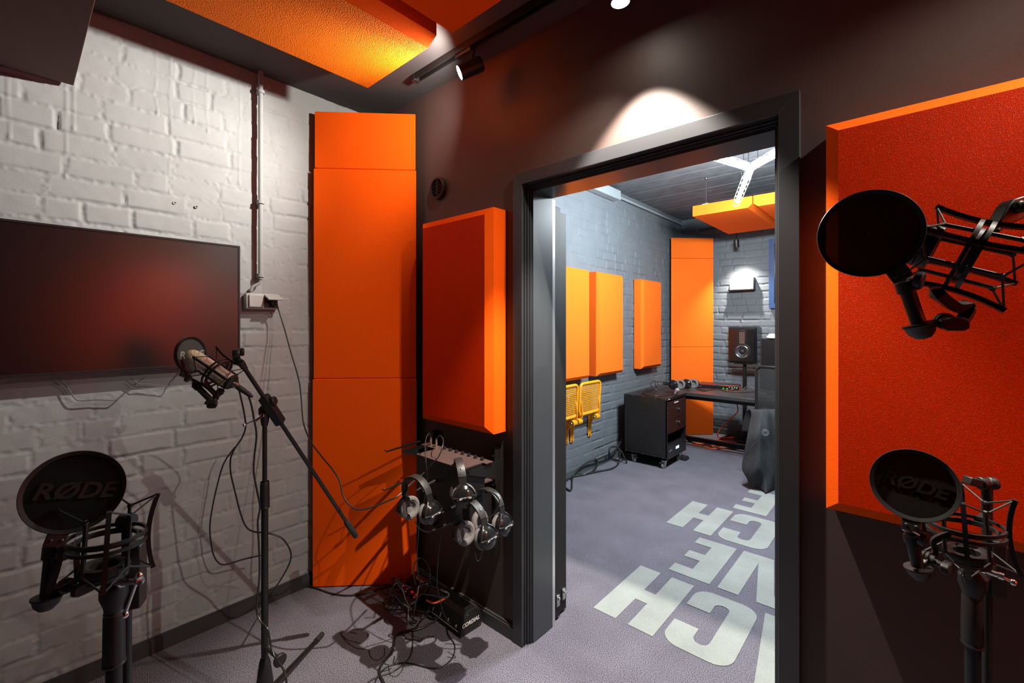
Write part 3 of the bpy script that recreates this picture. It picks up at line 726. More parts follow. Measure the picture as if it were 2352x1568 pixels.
# stage box with printed name and channel numbers
sbx = thing('stage_box', 'black metal stage box lying on the carpet with numbers one to four', 'stage box', fl(1058, 1440))
e0, e1 = fl(1056, 1467), fl(1104, 1436)          # foot of the end plate
ed = (e1 - e0).normalized(); el = (e1 - e0).length; en_ = Vector((-ed.y, ed.x, 0)); bl = .30
def spt(s, t, z): return e0 + ed * (s * el) + en_ * t + Vector((0, 0, z))
prof = [(.0, .004), (1.0, .004), (1.05, .03), (.96, .085), (.80, .105), (.38, .105), (.22, .088)]
MB().prism([spt(s, 0.003, z) for s, z in prof], en_ * bl).build('case', 'black_metal', sbx, smooth=0, bevel=.003)
MB().prism([spt((s-.5)*1.02+.5, -.002, z*1.01) for s, z in prof], en_ * .005).build('end_plate', 'black_plastic', sbx, smooth=0, bevel=.0012)
text_mesh('lettering', 'CORDIAL', spt(.50, -.0026, .050), ed, Z, .026, 'print_white', sbx, bold=.02, shear=.25)
for s, z in ((.08, .012), (.92, .012), (.34, .094), (.84, .094)): MB().cyl(spt(s, -.002, z), spt(s, -.0035, z), .003, seg=8).build('screw', 'steel', sbx)
sl0, sl1 = Vector(spt(.0, 0, .004)), Vector(spt(.22, 0, .088)); fd = (sl1 - sl0).normalized(); fnn = fd.cross(en_).normalized()
if fnn.dot(-ed) < 0: fnn = -fnn
for k in range(4):
    c = sl0 + fd * .034 + en_ * (.042 + k * .062) + fnn * .0012
    text_mesh('lettering', str(4 - k), c, -en_, fd, .024, 'print_white', sbx)
    c = sl0 + fd * .062 + en_ * (.042 + k * .062)
    MB().lathe([(.013, 0), (.013, .003), (.010, .003), (.010, .0005), (.001, .0005)], c, fnn, 20, caps=False).build('jack_socket', 'black_satin', sbx)
MB().obox(sl0 + fd * .018 + en_ * .135 + fnn * .001, en_ * .115, fd * .0009, fnn * .0004).build('printed_line', 'print_white', sbx, smooth=0)

GC = 'leads tangled on the booth floor'
def fc(pts, z=.005): return [fl(u, v, z) for u, v in pts]
cable('thick black cable curving over the carpet from the pile to the lower edge', fc([(1040, 1395), (1000, 1425), (960, 1445), (925, 1450), (908, 1462), (904, 1480), (900, 1498), (885, 1515), (873, 1532), (872, 1548), (880, 1565), (886, 1580)], .006), .0055, group=GC)
cable('thin lead running from the pile straight toward the lower edge', [cs(962, 1345, 1.95), cs(955, 1385, 1.93)] + fc([(948, 1425), (948, 1445), (948, 1475), (945, 1500), (932, 1520), (905, 1540), (880, 1550), (862, 1556), (845, 1566)], .004), .0030, group=GC)
cable('long thin lead looping out from the stage box and back over the carpet', fc([(1026, 1440), (1030, 1458), (1042, 1475), (1045, 1490), (1040, 1508), (1028, 1522), (1010, 1532), (990, 1534), (965, 1528), (945, 1523), (920, 1522), (895, 1528), (878, 1540), (866, 1556), (858, 1575)], .004), .0030, group=GC)
cable('thin lead wriggling on the carpet in front of the mixer', fc([(925, 1450), (930, 1462), (940, 1468), (958, 1469), (968, 1472), (972, 1464), (985, 1460), (998, 1461)], .003), .0022, group=GC)
cable('lead from the foot of the brick wall along the carpet into the pile', fc([(620, 1368), (650, 1350), (690, 1344), (725, 1350), (760, 1362), (800, 1367), (840, 1362), (870, 1352), (895, 1345), (920, 1350)], .006), .0040, group=GC)
cable('looped lead standing up behind the mixer', cl([(962, 1358), (952, 1330), (950, 1305), (958, 1285), (970, 1282), (982, 1294), (988, 1315), (985, 1340), (975, 1360)], 2.06), .0030, group=GC)
cable('looped lead at the left side of the mixer', [cs(945, 1350, 2.0), cs(915, 1338, 1.97), cs(900, 1350, 1.95), cs(897, 1366, 1.95), cs(907, 1368, 1.93), cs(920, 1382, 1.93), cs(938, 1395, 1.92)], .0028, group=GC)
cable('tall looped lead over the front of the mixer', [cs(925, 1358, 1.97), cs(910, 1332, 1.96), cs(914, 1328, 1.94), cs(922, 1345, 1.9), cs(930, 1372, 1.88), cs(936, 1385, 1.88), cs(945, 1400, 1.9)], .0028, group=GC)
cable('lead spreading over the carpet left of the mixer', fc([(900, 1366), (882, 1362), (876, 1352), (878, 1348), (890, 1352), (895, 1370), (884, 1378), (880, 1388), (885, 1397), (905, 1400), (930, 1398)], .005), .0028, group=GC)
cable('coiled lead lying between the mixer and the stage box', fc([(985, 1395), (976, 1385), (980, 1372), (1000, 1368), (1015, 1378), (1005, 1392), (985, 1402), (980, 1412), (995, 1420), (1015, 1415), (1000, 1402), (978, 1400), (985, 1410)], .010), .0040, group=GC)
cable('lead arching from the mixer over to the stage box', [cs(955, 1352, 2.05), cs(975, 1340, 2.06), cs(1000, 1348, 2.06), cs(1020, 1358, 2.08), cs(1030, 1362, 2.08), cs(1025, 1372, 2.05), cs(990, 1365, 2.0), cs(965, 1362, 2.0)], .0045, group=GC)
cable('orange lead curved between the mixer and the stage box', [cs(980, 1378, 2.02), cs(995, 1384, 2.0), cs(1010, 1380, 2.02), cs(1024, 1372, 2.05)], .0045, 'cable_orange')
cable('thin lead hanging in front of the mixer', [cs(938, 1395, 1.92), cs(938, 1420, 1.88), cs(938, 1434, 1.87), cs(948, 1440, 1.87), cs(960, 1428, 1.9), cs(963, 1410, 1.93)], .0022, group=GC)

rp = random.Random(5)
for k in range(9):
    cu_, cvv = rp.uniform(905, 1005), rp.uniform(1352, 1412); a0 = rp.uniform(0, 6.28); pts = []
    c0 = fl(cu_, cvv, .0); r_ = rp.uniform(.045, .11); el_ = rp.uniform(.45, 1.0); tilt = rp.uniform(-.5, .5)
    for q in range(15):
        t = a0 + q * .56; rr_ = r_ * (1 + .22 * math.sin(1.7 * q + k))
        hh = .012 + .10 * abs(math.sin(t * .5 + k)) * rp.uniform(.5, 1.0)
        pts.append(c0 + Vector((rr_ * math.cos(t), el_ * rr_ * math.sin(t) + tilt * rr_ * math.cos(t), hh)))
    cable('black lead tangled in the pile around the mixer', pts, rp.choice((.0024, .003, .0034)), group=GC)
for (u, v) in ((401, 466), (451, 475)):
    p = px(u, v, XL + .003)
    tag(MB().lathe([(.0035, -.004), (.0035, .001), (.0065, .003), (.0075, -.004)], p, X, 14, caps=False).build('wall_plug', 'socket_grey'), 'small wall plug above the television, %s' % ('the one farther from the pipe' if u < 420 else 'the one nearer the pipe'), 'wall plug')
# ------------------------------------------------------------------ microphone rigs
def frame_from(axis, front):
    z = Vector(axis).normalized(); x = Vector(front); x = (x - z * x.dot(z)).normalized(); y = z.cross(x)
    return Matrix((x, y, z)).transposed()
def shock_mount(label, c, axis, front, barang=(0, 90, 180, 270), s=1.0, arm=None, group=None, collar=True, hl=.070, arm_r=.0058):
    """c = centre of the ring; axis = microphone axis; front = direction of the first bar; arm = world points of the side arm"""
    R = frame_from(axis, front); o = thing('shock_mount', label, 'shock mount', c, group, R)
    r0, r1 = .056 * s, .044 * s
    MB().ring((0,0,.007), (0,0,1), r0, .004, .006, 48).ring((0,0,-.007), (0,0,1), r0, .004, .006, 48).build('outer_ring', 'black_satin', o, world=False)
    cr = MB().ring((0,0,0), (0,0,1), r1, .004, .007, 40)
    P = lambda r, a, z: Vector((r*math.cos(a), r*math.sin(a), z))
    inn = []
    for a in barang:
        a2 = math.radians(a + 45); inn.append(a2)
        cr.tube([P(r1-.002, a2, .046*s), P(r1-.002, a2, -.050*s)], .0032, 8)
        cr.lathe([(.0045, -.003), (.0045, .003)], P(r1-.001, a2, .046*s), Vector((math.cos(a2), math.sin(a2), 0)), 8)
    if collar: cr.lathe([(.020, -.058*s), (.036, -.058*s), (.037, -.050*s), (.036, -.043*s), (.028, -.042*s), (.020, -.046*s), (.020, -.058*s)], seg=36, caps=False)
    cr.build('inner_cradle', 'black_satin', o, world=False)
    if collar:
        MB().lathe([(.014, -.068*s), (.034, -.068*s), (.035, -.060*s), (.014, -.0585*s), (.014, -.068*s)], seg=30, caps=False).build('collar', 'rubber', o, world=False)
    tops = []
    for a in barang:
        ar = math.radians(a)
        pts = [P(r0 + .003 + .011 * (t**2), ar, t * hl * s) for t in [-1 + .2*i for i in range(11)]]
        MB().tube(pts, .0052, 4).build('outer_bar', 'black_satin', o, world=False)
        tops.append(ar)
    for i, a in enumerate(tops):
        for sg in (1, -1):
            e = P(r0 + .013, a, sg * hl * s * .98)
            for k in (i, i - 1):
                i2 = inn[k]
                MB().tube([e, P(r1, i2, sg * .046 * s)], .0017, 6).build('elastic_cord', 'rubber', o, world=False)
    if arm:
        MB().tube(spline(arm, 4), arm_r, 4).build('side_arm', 'black_metal', o)
    return o
def pop_filter(label, c, normal, rad, foot, cup, pivot=None, knob=None, word=None, wdir=None, pm='pop_mesh', pw='print_shaded', wsize=.028, group=None, thumb=None, wing=None, wup=None, wshift=(0, 0)):
    """disc centre/normal; foot = clip point under the rim; cup = bottom of the post; pivot = joint near the mount"""
    c, n = Vector(c), Vector(normal).normalized(); foot, cup = Vector(foot), Vector(cup)
    o = thing('pop_filter', label, 'pop filter', cup, group)
    MB().lathe([(rad-.007, -.0045), (rad-.001, -.0065), (rad, -.004), (rad, .004), (rad-.001, .0065), (rad-.007, .0045), (rad-.0075, 0), (rad-.007, -.0045)], c, n, 64, caps=False).build('rim', 'black_satin', o)
    sc = MB().lathe([(.0005, .0012), (rad-.0065, .0012), (rad-.0065, -.0012), (.0005, -.0012)], c, n, 48, caps=False).build('mesh_screen', pm, o)
    if word:
        wd = Vector(wdir); wd = (wd - n*wd.dot(n)).normalized(); wu = n.cross(wd)
        if wup is not None and wu.dot(Vector(wup)) < 0: wu = -wu
        t = text_mesh('lettering', word, c + n*.0022 + wd*wshift[0] + wu*wshift[1], wd, wu, wsize, pw, o, bold=.028, shear=.22, sx=1.05)
        t.parent = sc
    dn = (foot - c); dn = (dn - n*dn.dot(n)).normalized(); sd = n.cross(dn)
    MB().obox(c + dn*(rad + .008), dn*.011, sd*.014, n*.006).cyl(c + dn*(rad+.009) + sd*.007 - n*.007, c + dn*(rad+.009) + sd*.007 + n*.007, .0032, seg=10).cyl(c + dn*(rad+.009) - sd*.007 - n*.007, c + dn*(rad+.009) - sd*.007 + n*.007, .0032, seg=10).build('clip', 'black_plastic', o, bevel=.0015)
    ax = (foot - cup); ln = ax.length; ax.normalize()
    MB().lathe([(.010, 0), (.0105, ln*.70), (.0135, ln*.71), (.0135, ln*.92), (.009, ln*.95), (.008, ln)], cup, ax, 20).build('post', 'black_plastic', o)
    MB().lathe([(.001, -.022), (.010, -.020), (.017, -.012), (.020, -.002), (.022, 0), (.022, .003), (.010, .004), (.001, .004)], cup, ax, 24, caps=False).build('cup', 'black_plastic', o)
    th = Vector(thumb) if thumb is not None else foot + RIGHT*.02
    hd = (th - foot).normalized()
    MB().cyl(foot - hd*.012, th, .0045, seg=10).build('hinge_pin', 'steel', o)
    MB().lathe([(.013, -.005), (.014, -.002), (.014, .004), (.012, .006)], th, hd, 14).build('thumb_wheel', 'black_plastic', o)
    if pivot is not None:
        pv = Vector(pivot)
        MB().bar(cup, pv, .012, .012).build('pivot_arm', 'black_plastic', o, bevel=.002)
        w_ = Vector(wing) if wing is not None else pv + RIGHT*.03; wdv = (w_ - pv).normalized()
        MB().lathe([(.008, -.010), (.013, -.008), (.013, -.004), (.010, -.003), (.013, -.002), (.013, .002), (.010, .003), (.010, .010)], pv, wdv, 18).build('swivel', 'black_satin', o)
        sdw = wdv.cross(Vector((0,0,1))).normalized()
        MB().prism([w_ + sdw*a + UP*b for a, b in ((-.017, -.006), (-.010, -.010), (.010, -.010), (.017, -.006), (.017, .006), (.010, .010), (-.010, .010), (-.017, .006))], wdv*.012).cyl(pv, w_, .006, seg=12).build('wing_knob', 'black_plastic', o, bevel=.002)
    return o
def mic_stand(label, foot, top, tilt_to=None, boom=None, clamp=None, sleeve=None, legs=None, lever=None, tip=None, block=None, hub=.13, head_z=None, boom_d=.0085, grip=None):
    """straight stand from foot (x,y) to the clutch at top; boom=(end, tail) world points"""
    foot, top = Vector(foot), Vector(top)
    o = thing('microphone_stand', label, 'microphone stand', (foot.x, foot.y, 0))
    hb = Vector((foot.x, foot.y, 0))
    zj = top.z - .30 if sleeve is None else sleeve[0]
    MB().lathe([(.0125, hub), (.0125, zj)], hb, Z, 20).build('lower_tube', 'black_metal', o)
    MB().lathe([(.0085, zj - .05), (.0085, top.z - .045)], hb, Z, 18).build('upper_tube', 'black_satin', o)
    s0, s1 = (zj - .03, zj + .09) if sleeve is None else sleeve
    MB().lathe([(.0125, s0 - .004), (.0165, s0), (.0175, s0 + .01), (.0165, s1 - .006), (.0145, s1), (.009, s1 + .002)], hb, Z, 14).build('grip_sleeve', 'black_plastic', o)
    MB().lathe([(.0172, 0), (.0185, .003), (.0172, .006)], hb + Z*(s0 - .002), Z, 20, caps=False).lathe([(.015, 0), (.0162, .003), (.015, .006)], hb + Z*(s1 - .002), Z, 20, caps=False).build('collar', 'black_satin', o)
    MB().lathe([(.031, .035), (.036, .05), (.033, .09), (.020, hub - .005), (.015, hub + .012), (.012, hub + .012)], hb, Z, 24).build('hub', 'black_plastic', o)
    for a in legs:
        d = Vector((math.cos(a), math.sin(a), 0))
        lg = MB().tube([hb + d*.025 + Z*.062, hb + d*.40 + Z*.013], .0085, 10).build('leg', 'black_metal', o)
        MB().tube([hb + d*.36 + Z*.0185, hb + d*.415 + Z*.0125], .0115, 10).build('rubber_foot', 'rubber', lg)
    # clutch casting
    MB().lathe([(.0105, -.060), (.014, -.045), (.016, -.028), (.022, -.010), (.022, .008), (.012, .020)], top, Z, 16).build('clutch_head', 'black_plastic', o, bevel=.001)
    return o, hb
def chrome_lever(o, a, b, c, d=None, m='chrome'):
    """shaft a-b and crossing handle c-d with ball ends"""
    mb = MB().lathe([(.0045, 0), (.0075, .002), (.0075, .010), (.0058, .012), (.0058, (Vector(b)-Vector(a)).length), (.0072, (Vector(b)-Vector(a)).length + .001), (.0072, (Vector(b)-Vector(a)).length + .008), (.003, (Vector(b)-Vector(a)).length + .009)], a, Vector(b)-Vector(a), 16)
    c = Vector(c); d = Vector(d) if d is not None else Vector(b)
    mb.cyl(c, d, .0027, seg=10).ball(c, .0065); 
    if (d - Vector(b)).length > .004: mb.ball(d, .0065)
    return mb.build('clutch_lever', m, o)
GS, GM, GP = 'microphone stands in the booth', 'shock mounts in the booth', 'pop filters in the booth'
# --- centre rig: boom stand with the condenser microphone
Zs = 1.73
ft = cs(608, 744, Zs); ft.z = 0
tp = Vector((ft.x, ft.y, 1.165))
lt = fl(740, 1462); la = math.atan2(lt.y - ft.y, lt.x - ft.x)
o, hb = mic_stand('black boom microphone stand in front of the grey brick wall, holding the metal microphone', ft, tp, sleeve=(.790, .886), legs=(la, la + 2.09, la - 2.09), hub=.195)
kb = cs(643, 1515, 1.66)
MB().cyl(Vector((ft.x, ft.y, kb.z)), kb, .007, seg=10).lathe([(.022, -.006), (.024, -.002), (.024, .004), (.020, .007)], kb, kb - Vector((ft.x, ft.y, kb.z)), 20).build('hub_knob', 'black_plastic', o)
A, T = cs(553, 832, 1.63), cs(818, 1232, 2.03)
bd_ = (T - A).normalized()
MB().tube([A, T - bd_ * .10], .0078, 16).build('boom_arm', 'black_satin', o)
MB().tube([T - bd_ * .105, T - bd_ * .095, T - bd_ * .005, T], [.0095, .0125, .0125, .010], 16).build('boom_grip', 'rubber', o)
bc = A + bd_ * ((cs(622, 943, 1.72) - A).dot(bd_))
sdv = bd_.cross(FWD).normalized()
MB().obox(bc, bd_ * .064, sdv * .017, bd_.cross(sdv) * .016).cyl(tp, bc, .019, .015, 14).build('boom_clamp', 'black_plastic', o, bevel=.003)
MB().obox(bc, bd_ * .0655, sdv * .012, bd_.cross(sdv) * .0165).build('clamp_plate', 'black_satin', o)
MB().lathe([(.012, .0), (.017, .003), (.017, .012), (.014, .016)], bc - sdv * .017 - bd_ * .035 if sdv.dot(RIGHT) < 0 else bc + sdv * .017 - bd_ * .035, sdv if sdv.dot(RIGHT) > 0 else -sdv, 18).build('clamp_knob', 'black_plastic', o)
chrome_lever(o, cs(606, 951, 1.715), cs(588, 964, 1.665), cs(561, 976, 1.655))
jh = cs(540, 822, 1.63)
MB().tube([A + bd_ * .03, A + bd_ * .012, A - bd_ * .002], [.0085, .0125, .0125], 14).bar(A - bd_ * .002, jh, .020, .016).lathe([(.016, -.012), (.018, -.009), (.018, .009), (.016, .012)], cs(543, 812, 1.63), RIGHT + FWD * .5, 18).lathe([(.013, 0), (.015, .003), (.015, .012), (.012, .014)], cs(551, 808, 1.645), RIGHT + FWD * .5, 16).build('boom_swivel', 'black_satin', o, bevel=.001)
# microphone
mh, mb0 = cs(431, 809, 1.62), cs(531, 877.5, 1.62)
max_ = (mh - mb0).normalized()
mo = thing('condenser_microphone', 'champagne metal condenser microphone held in the shock mount on the boom', 'microphone', mb0, GM.replace('shock mounts', 'microphones'), frame_from(max_, -FWD))
MB().lathe([(.0235, -.001), (.0250, .002), (.0262, .012), (.0262, .060), (.0255, .0605), (.0262, .061), (.0262, .122), (.0255, .1225), (.0266, .1235), (.0266, .131), (.0255, .133)], seg=48).build('body', 'champagne', mo, world=False)
MB().lathe([(.0252, .133), (.0256, .150), (.0240, .168), (.0200, .181), (.0130, .189), (.0060, .1915), (.0005, .192)], seg=48, caps=False).build('grille', 'mic_grille', mo, world=False)
MB().lathe([(.012, -.012), (.020, -.011), (.0285, -.004), (.0285, .006), (.0262, .008)], seg=36).build('base_ring', 'black_plastic', mo, world=False)
MB().lathe([(.0098, -.030), (.0100, -.012)], seg=24).build('output_socket', 'steel', mo, world=False)
ctr = mb0 + max_ * .062
arm0 = [ctr + cv(-.042, -.035, .01), cs(478, 884, 1.63), cs(497, 903, 1.63), cs(506, 897, 1.62)]
shock_mount('shock mount gripping the champagne microphone on the boom', ctr, max_, -FWD + RIGHT * .1, barang=(20, 110, 200, 290), arm=arm0, group=GM, collar=False)
MB_ = None
pop_filter('pop filter seen from the inner side, with the metal microphone in front of it', cs(439, 815, 1.66), cv(.985, .08, -.13), .0685, cs(445, 879, 1.60), cs(484, 919, 1.60), cs(505, 900, 1.62), None, 'RØDE', cv(.1, 0, 1), 'pop_mesh_grey', 'print_grey', .038, GP, thumb=cs(432, 869, 1.585), wing=cs(489, 926, 1.575), wup=UP, wshift=(.0, .0))
# --- left rig
Zl = .82
ft = cs(262, 744, .84); ft.z = 0; tp = Vector((ft.x, ft.y, 1.000))
o, hb = mic_stand('dark microphone stand nearest the camera at lower left, with a chrome crossed lever', ft, tp, sleeve=(.862, .958), legs=(.4, 2.5, 4.6), hub=.14, )
tb_ = cs(291, 1250, .875); 
MB().tube([Vector((tb_.x, tb_.y, .45)), Vector((tb_.x, tb_.y, 1.10))], .0082, 14).build('boom_arm', 'black_satin', o)
bt, bb = cs(310, 1246, .87), cs(310, 1390, .87)
MB().obox((bt + bb) / 2, RIGHT * .0125 + FWD * .006, FWD * .016 - RIGHT * .006, (bt - bb) / 2).cyl(tp, Vector((tb_.x, tb_.y, tp.z + .02)), .020, .016, 14).build('boom_clamp', 'black_plastic', o, bevel=.003)
chrome_lever(o, cs(270, 1338, .83), cs(316, 1334, .815), cs(319, 1322, .81), cs(287, 1411, .81))
bn = Vector((tb_.x, tb_.y, 1.10))
cl_ = cs(246, 1238, Zl)
rdir = (bn - cl_); rdir.z = 0; rdir.normalize()
MB().tube([bn, bn + Z * .02], .011, 12).bar(bn + Z*.012, cl_ + rdir * .062, .014, .012).lathe([(.014, -.012), (.014, .012)], bn + Z * .014, RIGHT, 14).build('boom_swivel', 'black_plastic', o, bevel=.001)
pf = cs(119, 1372, .80)
shock_mount('empty shock mount at lower left, beside the round filter with readable lettering', cl_, cv(.03, 1, .05), EYE - cl_, barang=(0, 90, 180, 270), arm=[cl_ - RIGHT * .054 + UP*.0, cs(176, 1285, .81), cs(177, 1325, .805), cs(170, 1338, .80)], group=GM)
cL = cs(172, 1128, .80)
pop_filter('pop filter at lower left, its printed lettering facing the camera', cL, EYE - cL + RIGHT * .10, .0705, cs(122, 1243, .80), cs(108, 1372, .79), cs(153, 1345, .80), None, 'RØDE', cv(1, .07, -.1), 'pop_mesh', 'print_shaded', .038, GP, thumb=cs(152, 1268, .79), wing=cs(188, 1350, .785), wup=UP)
# --- right lower rig
Zr = .88
ft = cs(2234, 744, .90); ft.z = 0; tp = Vector((ft.x, ft.y, .985))
o, hb = mic_stand('dark microphone stand at lower right with a glinting lever, before the large foam panel', ft, tp, sleeve=(.855, .957), legs=(-1.571, .524, 2.618), hub=.14)
tb_ = cs(2267, 1240, .925)
MB().tube([Vector((tb_.x, tb_.y, .42)), Vector((tb_.x, tb_.y, 1.09))], .0082, 14).build('boom_arm', 'black_satin', o)
bt, bb = cs(2284, 1236, .925), cs(2284, 1364, .925)
MB().obox((bt + bb) / 2, RIGHT * .011 - FWD * .005, FWD * .016 + RIGHT * .006, (bt - bb) / 2).cyl(tp, Vector((tb_.x, tb_.y, tp.z + .02)), .020, .016, 14).build('boom_clamp', 'black_plastic', o, bevel=.003)
chrome_lever(o, cs(2246, 1304, .885), cs(2292, 1320, .865), cs(2327, 1337, .86))
cr_ = cs(2216, 1212, Zr); bn = Vector((tb_.x, tb_.y, 1.095))
rdir = (bn - cr_); rdir.z = 0; rdir.normalize()
MB().tube([bn, bn + Z * .075], .009, 12).bar(bn + Z*.01, cr_ + rdir * .060, .014, .012).lathe([(.013, -.016), (.013, -.006), (.010, -.004), (.010, .004), (.013, .006), (.013, .016)], bn + Z * .075, RIGHT, 16).bar(bn + Z*.075 - RIGHT*.016, bn + Z*.082 - RIGHT*.042, .020, .016).build('boom_swivel', 'black_satin', o, bevel=.002)
shock_mount('empty shock mount at lower right, below the large foam panel', cr_, cv(-.06, 1, .02), EYE - cr_, barang=(0, 90, 180, 270), arm=[cr_ - RIGHT * .05 - FWD*.02, cs(2145, 1240, .87), cs(2148, 1265, .87), cs(2140, 1278, .87)], group=GM)
cR = cs(2098, 1113, .87)
pop_filter('pop filter at lower right, its dim lettering barely readable', cR, EYE - cR, .0675, cs(2092, 1222, .865), cs(2109, 1305, .86), cs(2130, 1281, .87), None, 'RØDE', cv(1, -.30, .1), 'pop_mesh', 'print_deep_shade', .034, GP, thumb=cs(2120, 1238, .85), wing=cs(2166, 1299, .85), wup=UP)
# --- right upper rig, hanging from a boom whose stand is beyond the frame
Zu = .72
cU = cs(2225, 588, Zu); axU = cv(.674, -.392, -.627)
shock_mount('empty shock mount tilted sideways at upper right, hanging from its boom', cU, axU, cv(.45, .82, -.1), barang=(0, 90, 180, 270), arm=[cU - cv(.0, .05, -.02) - axU*.0 + cv(-.035, -.005, 0), cs(2150, 672, .70), cs(2192, 704, .70), cs(2226, 704, .70), cs(2212, 734, .70)], group=GM, arm_r=.0105)
cP = cs(1995, 537, .735)
pop_filter('pop filter at upper right without lettering, over the large foam panel', cP, EYE - cP + UP * .06, .0705, cs(2074, 640, .725), cs(2112, 748, .715), cs(2172, 738, .705), None, None, None, 'pop_mesh', 'print_shaded', .03, GP, thumb=cs(2110, 644, .71), wing=cs(2186, 742, .69))
ft = Vector((.78, .84, 0)); tp = Vector((ft.x, ft.y, 1.66))
o, hb = mic_stand('boom microphone stand at the right edge, reaching in with a black clutch', ft, tp, sleeve=(.85, .95), legs=(.2, 2.3, 4.4), hub=.14)
q0, q1 = cs(2338, 478, .735), Vector((tp.x, tp.y, 1.69))
MB().tube([q0, q1 + (q1 - q0) * .35], .0082, 14).build('boom_arm', 'black_satin', o)
MB().obox(q1, (q1 - q0).normalized() * .06, UP * .02, FWD * .018).cyl(tp, q1, .019, .015, 14).build('boom_clamp', 'black_plastic', o, bevel=.003)
MB().prism([cs(u, v, .735) for u, v in ((2295, 512), (2300, 504), (2316, 474), (2330, 457), (2352, 450), (2390, 452), (2400, 480), (2370, 492), (2345, 504), (2318, 517), (2310, 519))], FWD * .022 - RIGHT * .0).lathe([(.008, -.004), (.010, 0), (.010, .030), (.007, .034)], cs(2345, 474, .73), FWD, 16).bar(cs(2305, 512, .742), cs(2284, 532, .735), .012, .006).build('boom_swivel', 'black_satin', o, bevel=.002)

# microphone leads
xl = mb0 - max_ * .03
xc = cable('microphone lead from the champagne microphone down along its stand', [xl - max_*.045, cs(566, 897, 1.62), cs(576, 925, 1.64), cs(583, 960, 1.68), cs(589, 1000, 1.70), cs(584, 1050, 1.70), cs(583, 1085, 1.70), cs(591, 1130, 1.70), cs(597, 1165, 1.71), cs(592, 1200, 1.71), cs(595, 1260, 1.71), cs(596, 1320, 1.71), cs(590, 1385, 1.71), cs(591, 1410, 1.71), cs(600, 1428, 1.70), cs(615, 1445, 1.68), cs(622, 1480, 1.68), cs(632, 1510, 1.66), cs(650, 1535, 1.62), cs(658, 1565, 1.58), fl(662, 1640, .005)], .0034)
MB().lathe([(.0098, .0), (.0098, -.026), (.0092, -.027), (.0088, -.030), (.0085, -.048), (.0045, -.062), (.0040, -.064)], xl, max_, 20).build('connector', 'rubber', xc)
cable('second lead looping loosely beside the boom stand down to the floor', [cs(548, 893, 1.72), cs(553, 912, 1.78), cs(561, 950, 1.84), cs(564, 980, 1.88), cs(556, 1005, 1.9), cs(541, 1027, 1.9), cs(530, 1052, 1.9), cs(530, 1085, 1.9), cs(540, 1130, 1.9), cs(553, 1180, 1.9), cs(566, 1210, 1.9), cs(585, 1221, 1.9), cs(615, 1224, 1.9), cs(648, 1236, 1.92), cs(667, 1265, 1.95), cs(666, 1290, 1.98), cs(650, 1322, 2.05), cs(632, 1350, 2.15), fl(621, 1366, .006)], .0034)
cable('thin dark wide loop hanging close to the brick wall', [px(540, 1026, XL + .16), px(515, 1062, XL + .12), px(500, 1110, XL + .09), px(487, 1170, XL + .08), px(482, 1215, XL + .08), px(488, 1265, XL + .08), px(500, 1290, XL + .09), px(518, 1296, XL + .10), px(560, 1284, XL + .12), px(600, 1275, XL + .15)], .0034)  # thin dark tube along the looped dark line by the wall

# ------------------------------------------------------------------ control room
# fold-down seats
def fold_seat(label, y0, w, z0, z1, group, xw=XC + .004):
    o = thing('fold_down_seat', label, 'seat', (xw, y0 + w/2, z0), group)
    xs = xw + .10
    R = .045
    def rr(ins, tw):
        a0, a1, b0, b1 = y0 + ins, y0 + w - ins, z0 + ins, z1 - ins; r = R; q = []
        for (cy, cz, t0) in ((a1-r, b0+r, -90), (a1-r, b1-r, 0), (a0+r, b1-r, 90), (a0+r, b0+r, 180)):
            for i in range(7):
                t = math.radians(t0 + 15*i); yy, zz = cy + r*math.cos(t), cz + r*math.sin(t)
                q.append(Vector((xs + .022 * math.sin((zz - z0)/(z1 - z0)*PI) * 0 + .02 * ((zz - z0)/(z1 - z0)), yy, zz)))
        return q
    MB().tube(rr(.014, 0), .0145, 12, closed=True).build('seat_frame', 'yellow', o)
    g = MB(); n, m_ = 15, 17
    for i in range(1, n):
        yy = y0 + .02 + (w - .04) * i / n
        g.bar((xs + .002, yy, z0 + .016), (xs + .019, yy, z1 - .016), .006, .004, (1, 0, 0))
    for j in range(1, m_):
        zz = z0 + .016 + (z1 - z0 - .032) * j / m_; xx = xs + .02 * ((zz - z0)/(z1 - z0))
        g.bar((xx, y0 + .02, zz), (xx, y0 + w - .02, zz), .006, .004, (1, 0, 0))
    g.build('seat_mesh', 'yellow', o, smooth=0)
    for yy in (y0 + .045, y0 + w - .03):
        br = MB()
        br.prism([(xw, yy - .006, z0 - .26), (xw + .020, yy - .006, z0 - .26), (xw + .022, yy - .006, z0 - .14), (xw + .055, yy - .006, z0 - .06), (xs + .02, yy - .006, z0 - .03), (xs + .03, yy - .006, z0 + .02), (xs + .02, yy - .006, z0 + .12), (xs + .008, yy - .006, z0 + .17), (xs - .01, yy - .006, z0 + .02), (xw + .03, yy - .006, z0 - .015), (xw, yy - .006, z0 - .05)], (0, .012, 0))
        br.box((xw, yy - .028, z0 - .265), (xw + .007, yy + .028, z0 - .05))
        b = br.build('bracket', 'yellow', o, smooth=0, bevel=.003)
        MB().cyl((xs - .005, yy - .055, z0 - .045), (xs - .005, yy + .012, z0 - .045), .030, seg=24).build('pivot_drum', 'yellow', b, bevel=.003)
        MB().cyl((xs - .005, yy - .056, z0 - .045), (xs - .005, yy - .062, z0 - .045), .010, .007, 12).cyl((xw + .007, yy - .012, z0 - .245), (xw + .011, yy - .012, z0 - .245), .006, seg=10).build('bolt', 'steel', b)
    return o
GY = 'yellow fold-down seats on the control room wall'
fold_seat('yellow mesh fold-down seat fully in view, left of the equipment rack', 3.590, .395, .612, .940, GY)
